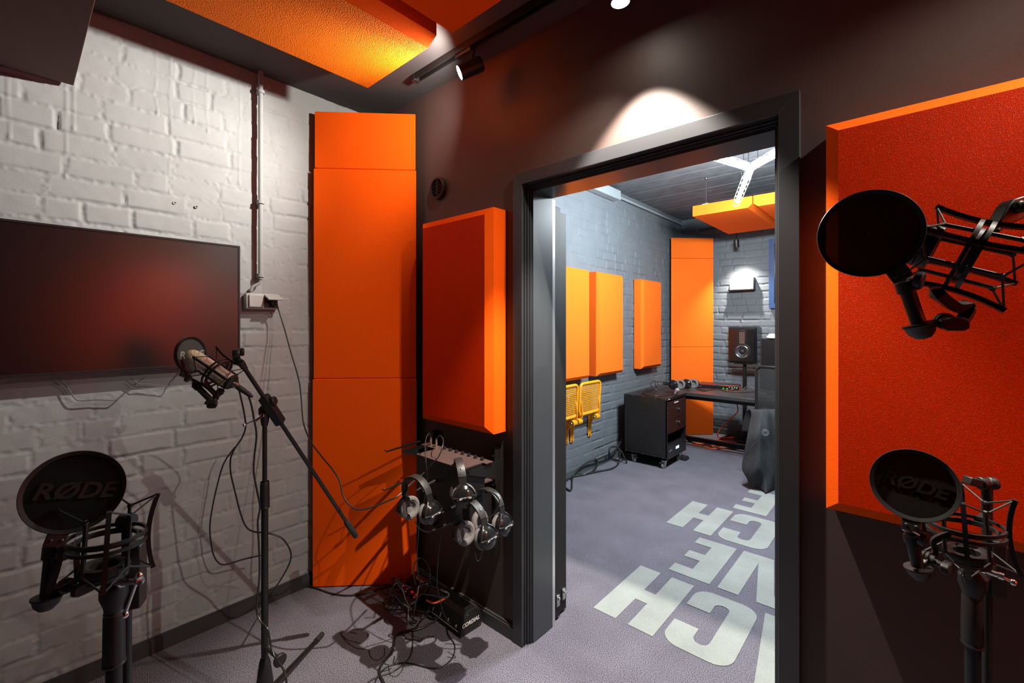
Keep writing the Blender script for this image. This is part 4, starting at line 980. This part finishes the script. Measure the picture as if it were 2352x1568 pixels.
fold_seat('yellow mesh fold-down seat cut off by the sliding door edge', 3.180, .395, .612, .940, GY)

# equipment rack on casters
rx0, rx1, ry0, ry1, rz0, rz1 = -2.350, -1.870, 4.470, 4.998, .098, .736
er = thing('equipment_rack', 'black wheeled equipment rack cabinet with two drawers and vent slots', 'rack cabinet', ((rx0+rx1)/2, (ry0+ry1)/2, 0))
bx = MB().box((rx0, ry0, rz0), (rx1, ry0 + .010, rz1 - .03)).box((rx0, ry1 - .010, rz0), (rx1, ry1, rz1 - .03)).box((rx0, ry0, rz0), (rx0 + .010, ry1, rz1 - .03)).box((rx0, ry0, rz0), (rx1, ry1, rz0 + .02)).box((rx0, ry0, rz1 - .03), (rx1 + .002, ry1, rz1))
bx.box((rx1 - .012, ry0, rz0 + .02), (rx1, ry0 + .024, rz1 - .03)).box((rx1 - .012, ry1 - .024, rz0 + .02), (rx1, ry1, rz1 - .03)).box((rx1 - .012, ry0 + .024, rz0 + .02), (rx1 - .001, ry1 - .024, rz0 + .035))
bx.box((rx0 + .05, ry0 - .003, rz0 + .045), (rx1 - .085, ry0, rz1 - .05))
body = bx.build('cabinet', 'case_metal', er, smooth=0, bevel=.003)
sl_ = MB()
for z, hh in ((.640, .040), (.580, .040), (.185, .036)):
    for k in range(26): sl_.box((rx0 + .092 + k*.0105, ry0 - .0042, z), (rx0 + .0965 + k*.0105, ry0 - .0028, z + hh))
for x in (rx0 + .02, rx1 - .045):
    for z in (.20, .56): sl_.box((x, ry0 - .0012, z), (x + .005, ry0 + .001, z + .03))
sl_.build('vent_slots', 'case_slot', body, smooth=0)
sc = MB()
for x in (rx0+.02, rx0 + .10, rx0 + .22, rx0 + .36, rx1 - .04, rx1 - .012):
    sc.ball((x, ry0 - .001, rz1 - .012), .0035, seg=8); sc.ball((x, ry0 - .001, rz0 + .018), .0035, seg=8)
for k in range(9): sc.ball((rx1 + .0005, ry0 + .012, rz0 + .06 + k*.06), .0028, seg=8); sc.ball((rx1 + .0005, ry1 - .012, rz0 + .06 + k*.06), .0028, seg=8)
sc.build('screw', 'steel', body)
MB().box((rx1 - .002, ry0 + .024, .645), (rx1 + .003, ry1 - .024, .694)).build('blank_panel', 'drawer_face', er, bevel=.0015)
MB().box((rx1 + .003, 4.66, .664), (rx1 + .0036, 4.77, .676)).build('name_plate', 'print_white', er, smooth=0)
MB().box((rx1 + .002, ry0 + .035, .718), (rx1 + .0026, ry0 + .085, .725)).build('name_plate', 'print_white', er, smooth=0)
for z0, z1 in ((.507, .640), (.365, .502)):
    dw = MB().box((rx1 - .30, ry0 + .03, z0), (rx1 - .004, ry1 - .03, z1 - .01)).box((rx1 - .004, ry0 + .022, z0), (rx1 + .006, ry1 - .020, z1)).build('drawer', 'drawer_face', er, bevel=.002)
    zc = (z0 + z1) / 2 + .018; yc = (ry0 + ry1) / 2 + .02
    MB().box((rx1 + .006, yc - .026, zc - .020), (rx1 + .0075, yc + .022, zc + .020)).build('latch_recess', 'case_slot', dw, bevel=.0005)
    MB().lathe([(.010, 0), (.012, .004), (.012, .016), (.008, .019)], (rx1 + .0075, yc + .010, zc), X, 18).build('lock', 'chrome', dw)
def caster(x, y, a):
    q = MB().box((x - .025, y - .020, rz0 - .005), (x + .025, y + .020, rz0)).box((x - .004, y - .004, .074), (x + .004, y + .004, rz0))
    d = Vector((math.cos(a), math.sin(a), 0)); n_ = Vector((-d.y, d.x, 0)); c = Vector((x, y, .0)) - d*.014
    for s in (-1, 1): q.prism([c + n_*(s*.017) + d*p + Z*zz for p, zz in ((-.014, .020), (.012, .024), (.032, .082), (-.006, .082))], n_*(s*.002))
    q.bar(c + Z*.08 - n_*.019 + d*.01, c + Z*.08 + n_*.019 + d*.01, .045, .004)
    o = q.build('caster', 'steel', er, smooth=0)
    MB().lathe([(.006, -.012), (.024, -.012), (.0285, -.008), (.0285, .008), (.024, .012), (.006, .012)], c + Z*.0285, n_, 26).build('wheel', 'case_grey', o)
    MB().bar(c + Z*.072 - d*.02, c + Z*.062 - d*.055, .016, .004).build('brake_pedal', 'steel', o)
M['case_grey'] = mat('case_grey', (.22, .25, .23), .5, noise=(40, .08))
for x, y, a in ((rx1 - .045, ry0 + .055, 1.2), (rx0 + .09, ry0 + .05, 2.6), (rx1 - .04, ry1 - .09, 1.3), (rx0 + .06, ry1 - .06, 2.2)): caster(x, y, a)
am = thing('power_amplifier', 'black rack amplifier with a glowing blue display inside the wheeled rack', 'amplifier', (-2.0, 4.73, .125))
MB().box((rx1 - .35, ry0 + .028, .134), (rx1 - .006, ry1 - .028, .232)).box((rx1 + .0006, ry0 + .020, .134), (rx1 + .003, ry1 - .020, .238)).build('case', 'case_metal', am, bevel=.002)
MB().box((rx1 + .003, 4.705, .172), (rx1 + .0045, 4.785, .197)).build('display', 'led_blue', am, smooth=0)
MB().box((rx1 + .003, 4.53, .182), (rx1 + .0036, 4.60, .187)).box((rx1 + .003, 4.53, .174), (rx1 + .0036, 4.565, .1765)).build('printed_name', 'print_grey', am, smooth=0)
MB().lathe([(.009, 0), (.009, .008), (.006, .009)], (rx1 + .003, 4.93, .185), X, 14).build('knob', 'black_satin', am)

# desk
dk = thing('desk', 'black desk with a metal frame standing along the control room back wall', 'desk', (-1.3, 5.4, 0))
dz0, dz1 = .700, .738
dy0, dy1 = 5.015, 5.80
MB().add([(-2.36, dy0+.0, dz0), (-.20, dy0 - .03, dz0), (-.20, dy1, dz0), (-2.36, dy1, dz0), (-2.36, dy0+.0, dz1), (-.20, dy0 - .03, dz1), (-.20, dy1, dz1), (-2.36, dy1, dz1)], [(0,3,2,1),(4,5,6,7),(0,1,5,4),(1,2,6,5),(2,3,7,6),(3,0,4,7)]).build('worktop', 'desk_top', dk, smooth=0, bevel=.003)
MB().box((-2.25, dy0 + .03, dz0 - .04), (-.3, dy0 + .07, dz0)).box((-2.25, dy1 - .08, dz0 - .04), (-.3, dy1 - .04, dz0)).build('frame_rail', 'black_metal', dk, smooth=0)
for x in (-2.24, -.34):
    for yy in (dy0 + .04, dy1 - .08):
        MB().box((x, yy, .0), (x + .04, yy + .04, dz0 - .04)).build('leg', 'black_metal', dk, smooth=0)
MB().box((-2.24, dy1 - .08, .02), (-.30, dy1 - .04, .075)).build('foot_rail', 'black_metal', dk, smooth=0)

# headphones lying on the desk end
GD = 'headphones lying on the control room desk'
def flat_rot(ang, roll):
    return Matrix.Rotation(ang, 3, 'Z') @ Matrix.Rotation(roll, 3, 'Y') @ Matrix.Rotation(-PI/2 + .12, 3, 'X')
def desk_headphones(label, u, v, z):
    xa = cv(.78, -.08, .62).normalized(); za = cv(-.62, .02, .78); za = (za - xa*za.dot(xa)).normalized(); ya = za.cross(xa)
    R = Matrix((xa, ya, za)).transposed() * 1.15
    pc = fl(u, v, z)
    return make_headphones(label, pc - R @ Vector((-.082, 0, -.15)), R, GD, lettering='DT 770')
desk_headphones('headphones on the desk nearer the wall, beside the coiled lead', 1546, 883, .800)
desk_headphones('headphones on the desk nearer the red audio interface', 1577, 881, .800)
cable('lead curling up from the headphones beside the wall', [cs(1535, 880, 4.98), cs(1515, 877, 4.95), cs(1498, 875, 4.85), cs(1495, 885, 4.85), cs(1503, 893, 4.85), cs(1512, 895, 4.85), cs(1525, 893, 4.9), cs(1528, 890, 4.9), cs(1512, 891, 4.9), cs(1505, 882, 4.9), cs(1508, 876, 4.9), cs(1512, 884, 4.9)], .004)
cable('lead across the desk from the headphones past the audio interface', [Vector((-1.75, 5.28, .742)), fl(1600, 893, .742), fl(1615, 898, .742), fl(1632, 895, .742), fl(1650, 894, .742), fl(1670, 899, .742), fl(1700, 901, .742), fl(1740, 899, .742)], .004)
cable('pale lead from the audio interface toward the monitor', [Vector((-1.43, 5.62, .77)), fl(1722, 887, .742), fl(1735, 895, .742), fl(1745, 901, .742), fl(1760, 903, .742)], .003, 'cable_grey')
# handheld microphone lying on the rack with its lead
hm = thing('handheld_microphone', 'handheld microphone with a silver ball head lying on the wheeled rack', 'microphone', fl(1550, 900, .76))
m0, m1 = fl(1549, 904, .758), fl(1562, 888, .790)
hd_ = (m1 - m0).normalized()
MB().lathe([(.009, 0), (.010, .02), (.0125, .09), (.0165, .135), (.018, .142)], m0, hd_, 24).build('handle', 'silver_blue', hm)
MB().lathe([(.018, .142), (.025, .150), (.026, .160), (.025, .168), (.022, .182), (.014, .191), (.0005, .194)], m0, hd_, 24, caps=False).build('grille', 'mic_ball', hm)
cable('microphone lead lying in a loop on top of the wheeled rack', [m0 + Z*.002, fl(1540, 906, .742), fl(1525, 908, .742), fl(1505, 909, .742), fl(1485, 906, .742), fl(1475, 902, .742), fl(1480, 898, .742), fl(1495, 895, .742), fl(1503, 892, .742), fl(1508, 889, .745)], .0045)
# audio interface
a0_, a1_ = Vector((-1.905, 5.455, 0)), Vector((-1.470, 5.535, 0)); ad = (a1_ - a0_).normalized(); an = Vector((-ad.y, ad.x, 0)); al = (a1_ - a0_).length
ai = thing('audio_interface', 'red rack audio interface with a row of knobs on the desk', 'audio interface', (a0_ + a1_) / 2 + Z*dz1)
ac = (a0_ + a1_) / 2 + an * .13 + Z * (dz1 + .026)
MB().obox(ac, ad*al/2, an*.128, Z*.021).build('case', 'black_metal', ai, bevel=.002)
MB().obox(ac - an*.130, ad*(al/2 + .012), an*.004, Z*.024).build('front_panel', 'interface_red', ai, bevel=.001)
MB().obox(ac - an*.1345, ad*(al/2 + .004), an*.0012, Z*.019).build('front_inlay', 'black_gloss', ai, smooth=0)
for k in range(8):
    MB().lathe([(.0075, 0), (.0075, .012), (.005, .013)], ac - an*.135 + ad*(-.16 + k*.027) + Z*.003, -an, 12).build('knob', 'black_satin', ai)
for k in range(3):
    MB().lathe([(.008, 0), (.008, .014), (.005, .015)], ac - an*.135 + ad*(.125 + k*.027) + Z*.006, -an, 12).build('knob', 'steel', ai)
for dx_, dz_, mm in ((.06, -.010, 'led_green'), (.10, -.012, 'led_green'), (.20, .004, 'led_green')):
    MB().obox(ac - an*.136 + ad*dx_ + Z*dz_, ad*.004, an*.001, Z*.004).build('indicator_light', mm, ai, smooth=0)
for k in range(2): MB().cyl(ac - an*.135 + ad*(-.20 + k*.022) + Z*.0, ac - an*.170 + ad*(-.20 + k*.022) - Z*.002, .007, .006, 12).build('jack_plug', 'steel', ai)
MB().cyl(ac - an*.135 + ad*.165 - Z*.010, ac - an*.175 + ad*.150 - Z*.014, .007, .006, 12).build('jack_plug', 'brass', ai)

# loudspeaker on its stand
yS = 6.10
sp0, sp1 = py(1672, 751, yS), py(1738, 836, yS)
sx0, sx1, sz0, sz1 = sp0.x, sp1.x, sp1.z, sp0.z
ls = thing('studio_loudspeaker', 'black studio loudspeaker with a round cone and ribbon tweeter on a stand', 'loudspeaker', ((sx0+sx1)/2, yS, sz0))
b_ = .030
mbx = MB().add([(sx0, yS+.02, sz0), (sx1, yS+.02, sz0), (sx1, yS+.02, sz1), (sx0, yS+.02, sz1), (sx0+b_, yS, sz0+b_), (sx1-b_, yS, sz0+b_), (sx1-b_, yS, sz1-b_), (sx0+b_, yS, sz1-b_), (sx0, yS+.25, sz0), (sx1, yS+.25, sz0), (sx1, yS+.25, sz1), (sx0, yS+.25, sz1)],
   [(4,5,6,7),(0,1,5,4),(1,2,6,5),(2,3,7,6),(3,0,4,7),(0,8,9,1),(1,9,10,2),(2,10,11,3),(3,11,8,0),(8,11,10,9)])
mbx.build('cabinet', 'black_gloss', ls, smooth=0)
cxs = (sx0 + sx1) / 2; wz = sz0 + .150
MB().lathe([(.100, 0), (.100, .005), (.085, .008), (.076, .005)], (cxs, yS - .001, wz), -Y, 40, caps=False).build('woofer_rim', 'black_satin', ls)
MB().torus((cxs, yS - .004, wz), Y, .074, .0040, 44, 8).build('woofer_ring', 'chrome', ls)
MB().lathe([(.072, .005), (.064, .008), (.028, -.004), (.025, .003), (.016, .009), (.0005, .011)], (cxs, yS - .001, wz), -Y, 36, caps=False).build('woofer_cone', 'cone', ls)
tz = sz1 - .038
MB().box((cxs - .050, yS - .004, tz - .180), (cxs + .050, yS, tz)).build('tweeter_plate', 'black_satin', ls, bevel=.001)
MB().box((cxs - .026, yS - .006, tz - .155), (cxs - .018, yS - .004, tz - .022)).box((cxs + .018, yS - .006, tz - .155), (cxs + .026, yS - .004, tz - .022)).box((cxs - .005, yS - .0055, tz - .150), (cxs + .005, yS - .004, tz - .022)).box((cxs - .026, yS - .006, tz - .163), (cxs + .026, yS - .004, tz - .155)).build('ribbon_tweeter', 'steel', ls, smooth=0)
ss = thing('loudspeaker_stand', 'thin black pole stand under the studio loudspeaker behind the desk', 'stand', (cxs, yS + .12, 0))
MB().cyl((cxs, yS + .12, .02), (cxs, yS + .12, sz0 - .012), .022, seg=18).build('pole', 'black_metal', ss)
MB().box((cxs - .10, yS + .03, sz0 - .012), (cxs + .10, yS + .21, sz0 - .001)).build('top_plate', 'black_metal', ss, bevel=.002)
MB().box((cxs - .14, yS, .0), (cxs + .14, yS + .24, .02)).build('base_plate', 'black_metal', ss, bevel=.003)
# monitor
ym = 5.62
m_l, m_t, m_b = py(1746, 776, ym), py(1746, 776, ym).z, py(1745, 893, ym).z
mn_ = thing('computer_monitor', 'tall dark monitor on the desk, mostly behind the door frame', 'monitor', (m_l.x + .30, ym, dz1))
MB().box((m_l.x, ym, m_b), (m_l.x + .62, ym + .05, m_t)).build('case', 'black_plastic', mn_, bevel=.004)
MB().box((m_l.x + .012, ym - .002, m_b + .02), (m_l.x + .608, ym, m_t - .012)).build('screen', 'screen', mn_, smooth=0)
MB().box((m_l.x + .27, ym + .01, dz1 + .012), (m_l.x + .35, ym + .04, m_b)).box((m_l.x + .19, ym - .08, dz1 + .001), (m_l.x + .43, ym + .12, dz1 + .012)).build('foot', 'black_plastic', mn_, bevel=.003)
wc = MB(); cw0 = Vector((m_l.x + .115, ym + .024, m_t))
wc.lathe([(.001, .0), (.055, .0), (.060, .010), (.050, .024), (.040, .030), (.034, .042), (.022, .050), (.001, .052)], cw0, Z, 24).lathe([(.001, 0), (.030, .0), (.032, .012), (.016, .026), (.001, .028)], cw0 + X*.072, Z, 20)
tag(wc.build('webcam', 'white_cloth'), 'small white rounded item sitting on top of the monitor', 'webcam')
# wall lamp and its bracket
wl = thing('wall_lamp', 'bright white box lamp on the control room back wall above the loudspeaker', 'lamp', (-1.69, YB, 1.96))
q0, q1 = py(1676, 640, YB - .09), py(1730, 663, YB - .09)
MB().box((q0.x, YB - .09, q1.z), (q1.x, YB - .012, q0.z)).build('diffuser', 'lamp_white', wl, bevel=.004)
MB().box((q0.x - .012, YB - .11, q1.z - .012), (q1.x + .012, YB - .010, q1.z)).box((q0.x - .004, YB - .016, q1.z - .0), (q1.x + .004, YB - .004, q0.z + .004)).box((q1.x + .002, YB - .1, q1.z), (q1.x + .008, YB - .01, q0.z)).build('bracket', 'black_metal', wl, bevel=.001)
# spotlight and dark beam on the control-room back wall
sb2 = MB().box((XC + .35, YB - .30, 2.74), (1.4, YB - .26, 2.78)); y2 = YB - .28
t2 = thing('light_track', 'dark light track across the control room in front of the back wall', 'light track', (-.5, y2, 2.74))
sb2.build('channel', 'black_metal', t2, smooth=0)
for xx in (-1.9, .4): MB().cyl((xx, y2, 2.78), (xx, y2, ZC2 - .012), .004, seg=8).build('hanging_rod', 'black_metal', t2)
hd2 = py(1692, 568, y2)
_, p4, a4 = spotlight('small dark track spotlight pointing down above the wall lamp', hd2.x, hd2, (.0, .22, -1), length=.10, r=.032, lens='spot_lens_dim', z0=2.742)
spot_lamp('spot_beam', p4, (.05, .12, -1), 190, 96, 1.0, (1, .93, .85), .015)
# blue framed window
win = root('window_1')
w0, w1 = py(1767, 549, YB - .02), py(1767, 708, YB - .02)
fw = MB()
x0, x1, z0, z1 = w0.x, w0.x + .95, w1.z, w0.z
for lo, hi in (((x0, z0), (x0+.06, z1)), ((x1-.06, z0), (x1, z1)), ((x0+.06, z0), (x1-.06, z0+.06)), ((x0+.06, z1-.06), (x1-.06, z1)), (((x0+x1)/2-.02, z0+.06), ((x0+x1)/2+.02, z1-.06))): fw.box((lo[0], YB - .045, lo[1]), (hi[0], YB - .008, hi[1]))
fw.build('window_frame', 'blue_paint', win, smooth=0)
MB().box((x0+.06, YB - .024, z0+.06), (x1-.06, YB - .018, z1-.06)).build('pane', 'glass_dark', win, smooth=0)
# trunking and conduit along the top of the left wall
tr = MB().box((XC + .012, 2.0, 2.86), (XC + .10, 4.45, 2.96))
tag(tr.build('cable_trunking', 'trunk', smooth=0, bevel=.003), 'grey cable trunking under the control room ceiling, at the near end of the left wall', 'trunking')
tag(MB().cyl((XC + .03, 4.46, 2.925), (XC + .03, 6.38, 2.925), .016, seg=12).build('conduit_pipe', 'trunk'), 'thin grey conduit pipe along the top of the control room left wall', 'conduit')
# work lights: caged tubes meeting at one point
hubp = fl(1724, 384, 2.635)
def work_light(label, d, L=.78, group='caged tube lights hanging from the control room ceiling'):
    d = Vector(d).normalized(); s = hubp + d * .07; e = s + d * L
    o = thing('work_light', label, 'work light', s, group)
    MB().lathe([(.018, -.06), (.030, -.05), (.030, .05), (.022, .06)], s, d, 20).build('handle', 'steel', o)
    MB().lathe([(.001, .06), (.015, .06), (.015, L - .03), (.001, L - .03)], s, d, 20, caps=False).build('tube', 'tube_light', o)
    cg = MB(); x = d.orthogonal().normalized(); y = d.cross(x)
    for k in range(6):
        t = 2*PI*k/6; r = (x*math.cos(t) + y*math.sin(t))*.030
        cg.tube([s + d*.04 + r, e + r, e + r*.6 + d*.02], .0013, 6)
    for k in range(7): cg.torus(s + d*(.05 + (L - .06)*k/6), d, .030, .0013, 20, 6)
    cg.torus(e + d*.02, d, .018, .0013, 16, 6).build('wire_cage', 'cage_wire', o)
    MB().cyl(s, Vector((s.x, s.y, ZC2 - .004)), .0025, seg=6).build('hanging_cord', 'black_metal', o)
    l = bpy.data.lights.new('tube_glow', 'POINT'); l.energy = 140; l.color = (.84, .94, 1); l.shadow_soft_size = .07
    lo = bpy.data.objects.new('tube_glow', l); COL.objects.link(lo); lo.location = s + (e - s) * .35 - Z * .10
    return o
tA = fl(1690, 470, 2.50)
work_light('bright caged tube light pointing away into the control room', tA - hubp, (tA - hubp).length - .09)
tBv = fl(1660, 364, 2.66) - hubp
work_light('bright caged tube light pointing left, under the door head', tBv, .36)
tCv = fl(1775, 340, 2.66) - hubp
work_light('bright caged tube light at the right, half behind the door frame', tCv + Vector((.1, 0, 0)), .40)
# floor leads by the left wall
GF = 'black leads on the control room floor by the wall'
cable('black lead looping along the foot of the control room wall', [px(1430, 1005, XC + .06), px(1420, 1025, XC + .07), px(1405, 1040, XC + .07), px(1375, 1053, XC + .06), px(1350, 1062, XC + .05), px(1330, 1075, XC + .05), px(1318, 1090, XC + .06), fl(1314, 1104, .01), fl(1313, 1122, .01), fl(1308, 1126, .01), fl(1296, 1117, .01)], .008, group=GF)
cable('black lead arching beside the rack and back along the carpet', [fl(1440, 1063, .01), px(1428, 1038, XC + .15), px(1415, 1026, XC + .10), px(1402, 1028, XC + .08), px(1399, 1040, XC + .08), fl(1405, 1053, .01), fl(1425, 1057, .01), fl(1440, 1052, .01)], .009, group=GF)
cable('black lead lying on the carpet in a long curve from the rack', [px(1418, 1028, XC + .12), px(1424, 1040, XC + .14), fl(1420, 1065, .01), fl(1405, 1076, .01), fl(1375, 1082, .01), fl(1340, 1090, .01), fl(1312, 1096, .01), fl(1296, 1108, .01)], .009, group=GF)
cable('short black lead bent over the baseboard of the control room', [fl(1325, 1088, .012), fl(1345, 1089, .012), fl(1362, 1081, .012), px(1372, 1068, XC + .05), px(1370, 1056, XC + .03), px(1366, 1054, XC + .03)], .009, group=GF)
# power strip by the rack and orange leads under the desk
fp = thing('foot_switch', 'small black foot switch on the carpet behind the rack caster', 'foot switch', fl(1567, 1052))
c = fl(1567, 1054)
MB().box((c.x - .05, c.y - .05, .0), (c.x + .06, c.y + .05, .028)).build('case', 'black_plastic', fp, bevel=.004)
MB().obox((c.x + .005, c.y, .034), (.045, 0, 0), (0, .035, 0), (0, 0, .005)).build('pedal', 'rubber', fp, bevel=.002)
cable('orange lead drooping from the desk to the floor behind it', [Vector((-1.62, 5.85, .69)), cs(1695, 940, 5.75), cs(1685, 955, 5.8), cs(1668, 972, 5.85), cs(1655, 985, 5.9), cs(1649, 995, 5.9), fl(1650, 1003, .01), fl(1665, 1005, .01), fl(1690, 1006, .01)], .007, 'cable_orange')
for lab, pts in (('orange lead coiled on the floor behind the desk foot rail', [(1655, 1008), (1680, 1004), (1700, 1008), (1690, 1013), (1662, 1013), (1650, 1010), (1670, 1006), (1702, 1011), (1680, 1015), (1660, 1010)]),
                 ('orange lead lying in front of the desk foot rail', [(1580, 1012), (1600, 1018), (1625, 1026), (1645, 1024), (1655, 1027), (1640, 1031), (1610, 1024), (1590, 1020), (1620, 1020), (1660, 1028), (1710, 1030)])):
    cable(lab, fc(pts, .010), .008, 'cable_orange')
cable('black lead hanging from the desk behind the coat', [Vector((-1.40, 5.80, .69)), cs(1712, 940, 5.7), cs(1716, 950, 5.75), cs(1710, 965, 5.8), cs(1700, 985, 5.9), cs(1680, 998, 6.0), fl(1655, 1006, .01)], .006)
MB_led = MB().box((-1.36, 5.80, .10), (-1.29, 5.84, .145))
pb = thing('power_block', 'small black power block with a red light on the desk frame', 'power block', (-1.32, 5.82, .08))
MB().box((-1.40, dy1 - .085, .078), (-1.22, dy1 - .035, .12)).build('case', 'black_plastic', pb, bevel=.003)
MB().box((-1.335, dy1 - .088, .092), (-1.315, dy1 - .085, .106)).build('indicator_light', 'led_red', pb, smooth=0)

# office chair under a coat; its mesh back stands in for a blurred person
yq = 4.50
cb = fl(1790, 1110); 
cq = cs(1762, 1000, 4.20); hx, hy = cq.x + .10, cq.y + .36
ch = thing('office_chair', 'half-hidden dark office chair, its mesh back in place of a blurred person', 'chair', (hx, hy, 0))
MB().cyl((hx, hy, .10), (hx, hy, .42), .025, seg=16).build('column', 'black_metal', ch)
for k in range(5):
    a = 2*PI*k/5 + .3; d = Vector((math.cos(a), math.sin(a), 0)); h0 = Vector((hx, hy, 0))
    bs = MB().tube([h0 + d*.02 + Z*.11, h0 + d*.29 + Z*.075], [.022, .014], 10).build('base_arm', 'black_plastic', ch)
    MB().lathe([(.010, -.018), (.026, -.016), (.028, 0), (.026, .016), (.010, .018)], h0 + d*.295 + Z*.0285, Vector((-d.y, d.x, 0)), 18).cyl(h0 + d*.295 + Z*.03, h0 + d*.29 + Z*.08, .007, seg=8).build('caster', 'rubber', bs)
MB().box((hx - .24, hy - .24, .43), (hx + .24, hy + .24, .49)).build('seat', 'coat', ch, bevel=.025)
bkc = Vector((hx - .05, hy + .27, .78))
bm_ = MB(); nn = 8
for i in range(nn):
    t0, t1 = -1 + 2*i/nn, -1 + 2*(i+1)/nn
    f_ = lambda t: Vector((hx + .225*t, hy - .27 + .05*(t*t), 0))
    p0_, p1_ = f_(t0), f_(t1)
    bm_.add([p0_ + Z*.56, p1_ + Z*.56, p1_ + Z*1.07, p0_ + Z*1.07], [(0,1,2,3)])
bm_.build('mesh_back', 'chair_mesh', ch)
MB().tube([Vector((hx - .225, hy - .22, .55)), Vector((hx - .225, hy - .22, 1.05)), Vector((hx - .19, hy - .235, 1.085)), Vector((hx, hy - .275, 1.09)), Vector((hx + .19, hy - .235, 1.085)), Vector((hx + .225, hy - .22, 1.05)), Vector((hx + .225, hy - .22, .55)), Vector((hx, hy - .275, .54))], .014, 10, closed=True).bar((hx, hy - .28, .45), (hx, hy - .28, .60), .06, .02).build('back_frame', 'black_plastic', ch)
for s in (-1, 1): MB().tube([Vector((hx + s*.26, hy - .12, .46)), Vector((hx + s*.28, hy - .10, .60)), Vector((hx + s*.27, hy - .05, .63)), Vector((hx + s*.27, hy + .16, .63))], .017, 10).build('armrest', 'black_plastic', ch)
# coat: draped sheet hanging over the near armrest down to the carpet
def coat_sheet():
    prof = [  # left edge / right edge pixel columns and row, with depth offsets
        (1727, 1800, 942), (1722, 1802, 965), (1716, 1804, 995), (1712, 1806, 1020), (1706, 1808, 1050), (1700, 1810, 1080), (1714, 1806, 1094), (1719, 1798, 1115), (1724, 1790, 1134)]
    NU = 22; rows = []
    for i, (l, r, v) in enumerate(prof):
        row = []
        for k in range(NU + 1):
            t = k / NU; u = l + (r - l) * t
            fold = .026 * math.sin(t * 11 + i * .5 + 1.3 * math.sin(i * 1.1)) * (.3 + i / 9) + .012 * math.sin(t * 23 - i * .9) * (t > .35) + .02 * math.sin(i * 1.7 + t * 5)
            Zd = 4.02 + .17 * (1 - math.sin(PI * min(1, t * .8 + .12))) + fold - (.05 if i > 1 else .0)
            p = cs(u, v, Zd); p.z = max(p.z, .012); row.append(p)
        rows.append(row)
    top = [q + FWD * .10 + UP * .015 for q in rows[0]]; back = [q + FWD * .20 - UP * .25 for q in rows[0]]
    rows = [back, top] + rows
    mb = MB(); n = NU + 1
    mb.add([p for r in rows for p in r], [(i*n+k, i*n+k+1, (i+1)*n+k+1, (i+1)*n+k) for i in range(len(rows)-1) for k in range(NU)])
    return mb, rows
mbk, rows = coat_sheet()
ct = thing('coat', 'dark grey coat with a round printed badge hung over the office chair', 'coat', fl(1750, 1130))
o = mbk.build('coat_body', 'coat', ct, smooth=180)
sd = o.modifiers.new('thickness', 'SOLIDIFY'); sd.thickness = .012
ss_ = o.modifiers.new('smooth', 'SUBSURF'); ss_.levels = 1; ss_.render_levels = 2
lc = cs(1758, 993, 3.93)
MB().torus(lc, FWD + RIGHT * .3, .026, .0022, 26, 6).torus(lc, FWD + RIGHT * .3, .014, .002, 20, 6).build('round_badge', 'coat_print', ct)
MB().tube(spline([cs(1735, 1015, 3.92), cs(1722, 1030, 3.93), cs(1714, 1045, 3.96)]), .003, 6).build('pocket_seam', 'coat', ct)

# ------------------------------------------------------------------ camera, world, view
cam = bpy.data.cameras.new('camera'); co = bpy.data.objects.new('camera', cam); COL.objects.link(co)
cam.sensor_width = 36; cam.lens = F / 2352 * 36; cam.shift_y = -(784 - HY) / 2352; cam.clip_start = .02
co.location = EYE; co.rotation_euler = (PI / 2, 0, TH)
bpy.context.scene.camera = co
wd = bpy.data.worlds.new('world'); bpy.context.scene.world = wd; wd.use_nodes = True
wd.node_tree.nodes['Background'].inputs[0].default_value = (.9, .85, .85, 1); wd.node_tree.nodes['Background'].inputs[1].default_value = .0
sc = bpy.context.scene
sc.view_settings.view_transform = 'Standard'; sc.view_settings.look = 'None'; sc.view_settings.exposure = 0
sc.cycles.use_denoising = True; sc.cycles.adaptive_threshold = .015; sc.cycles.max_bounces = 8; sc.cycles.diffuse_bounces = 5; sc.cycles.sample_clamp_indirect = 6
sc.cycles.caustics_reflective = False; sc.cycles.caustics_refractive = False
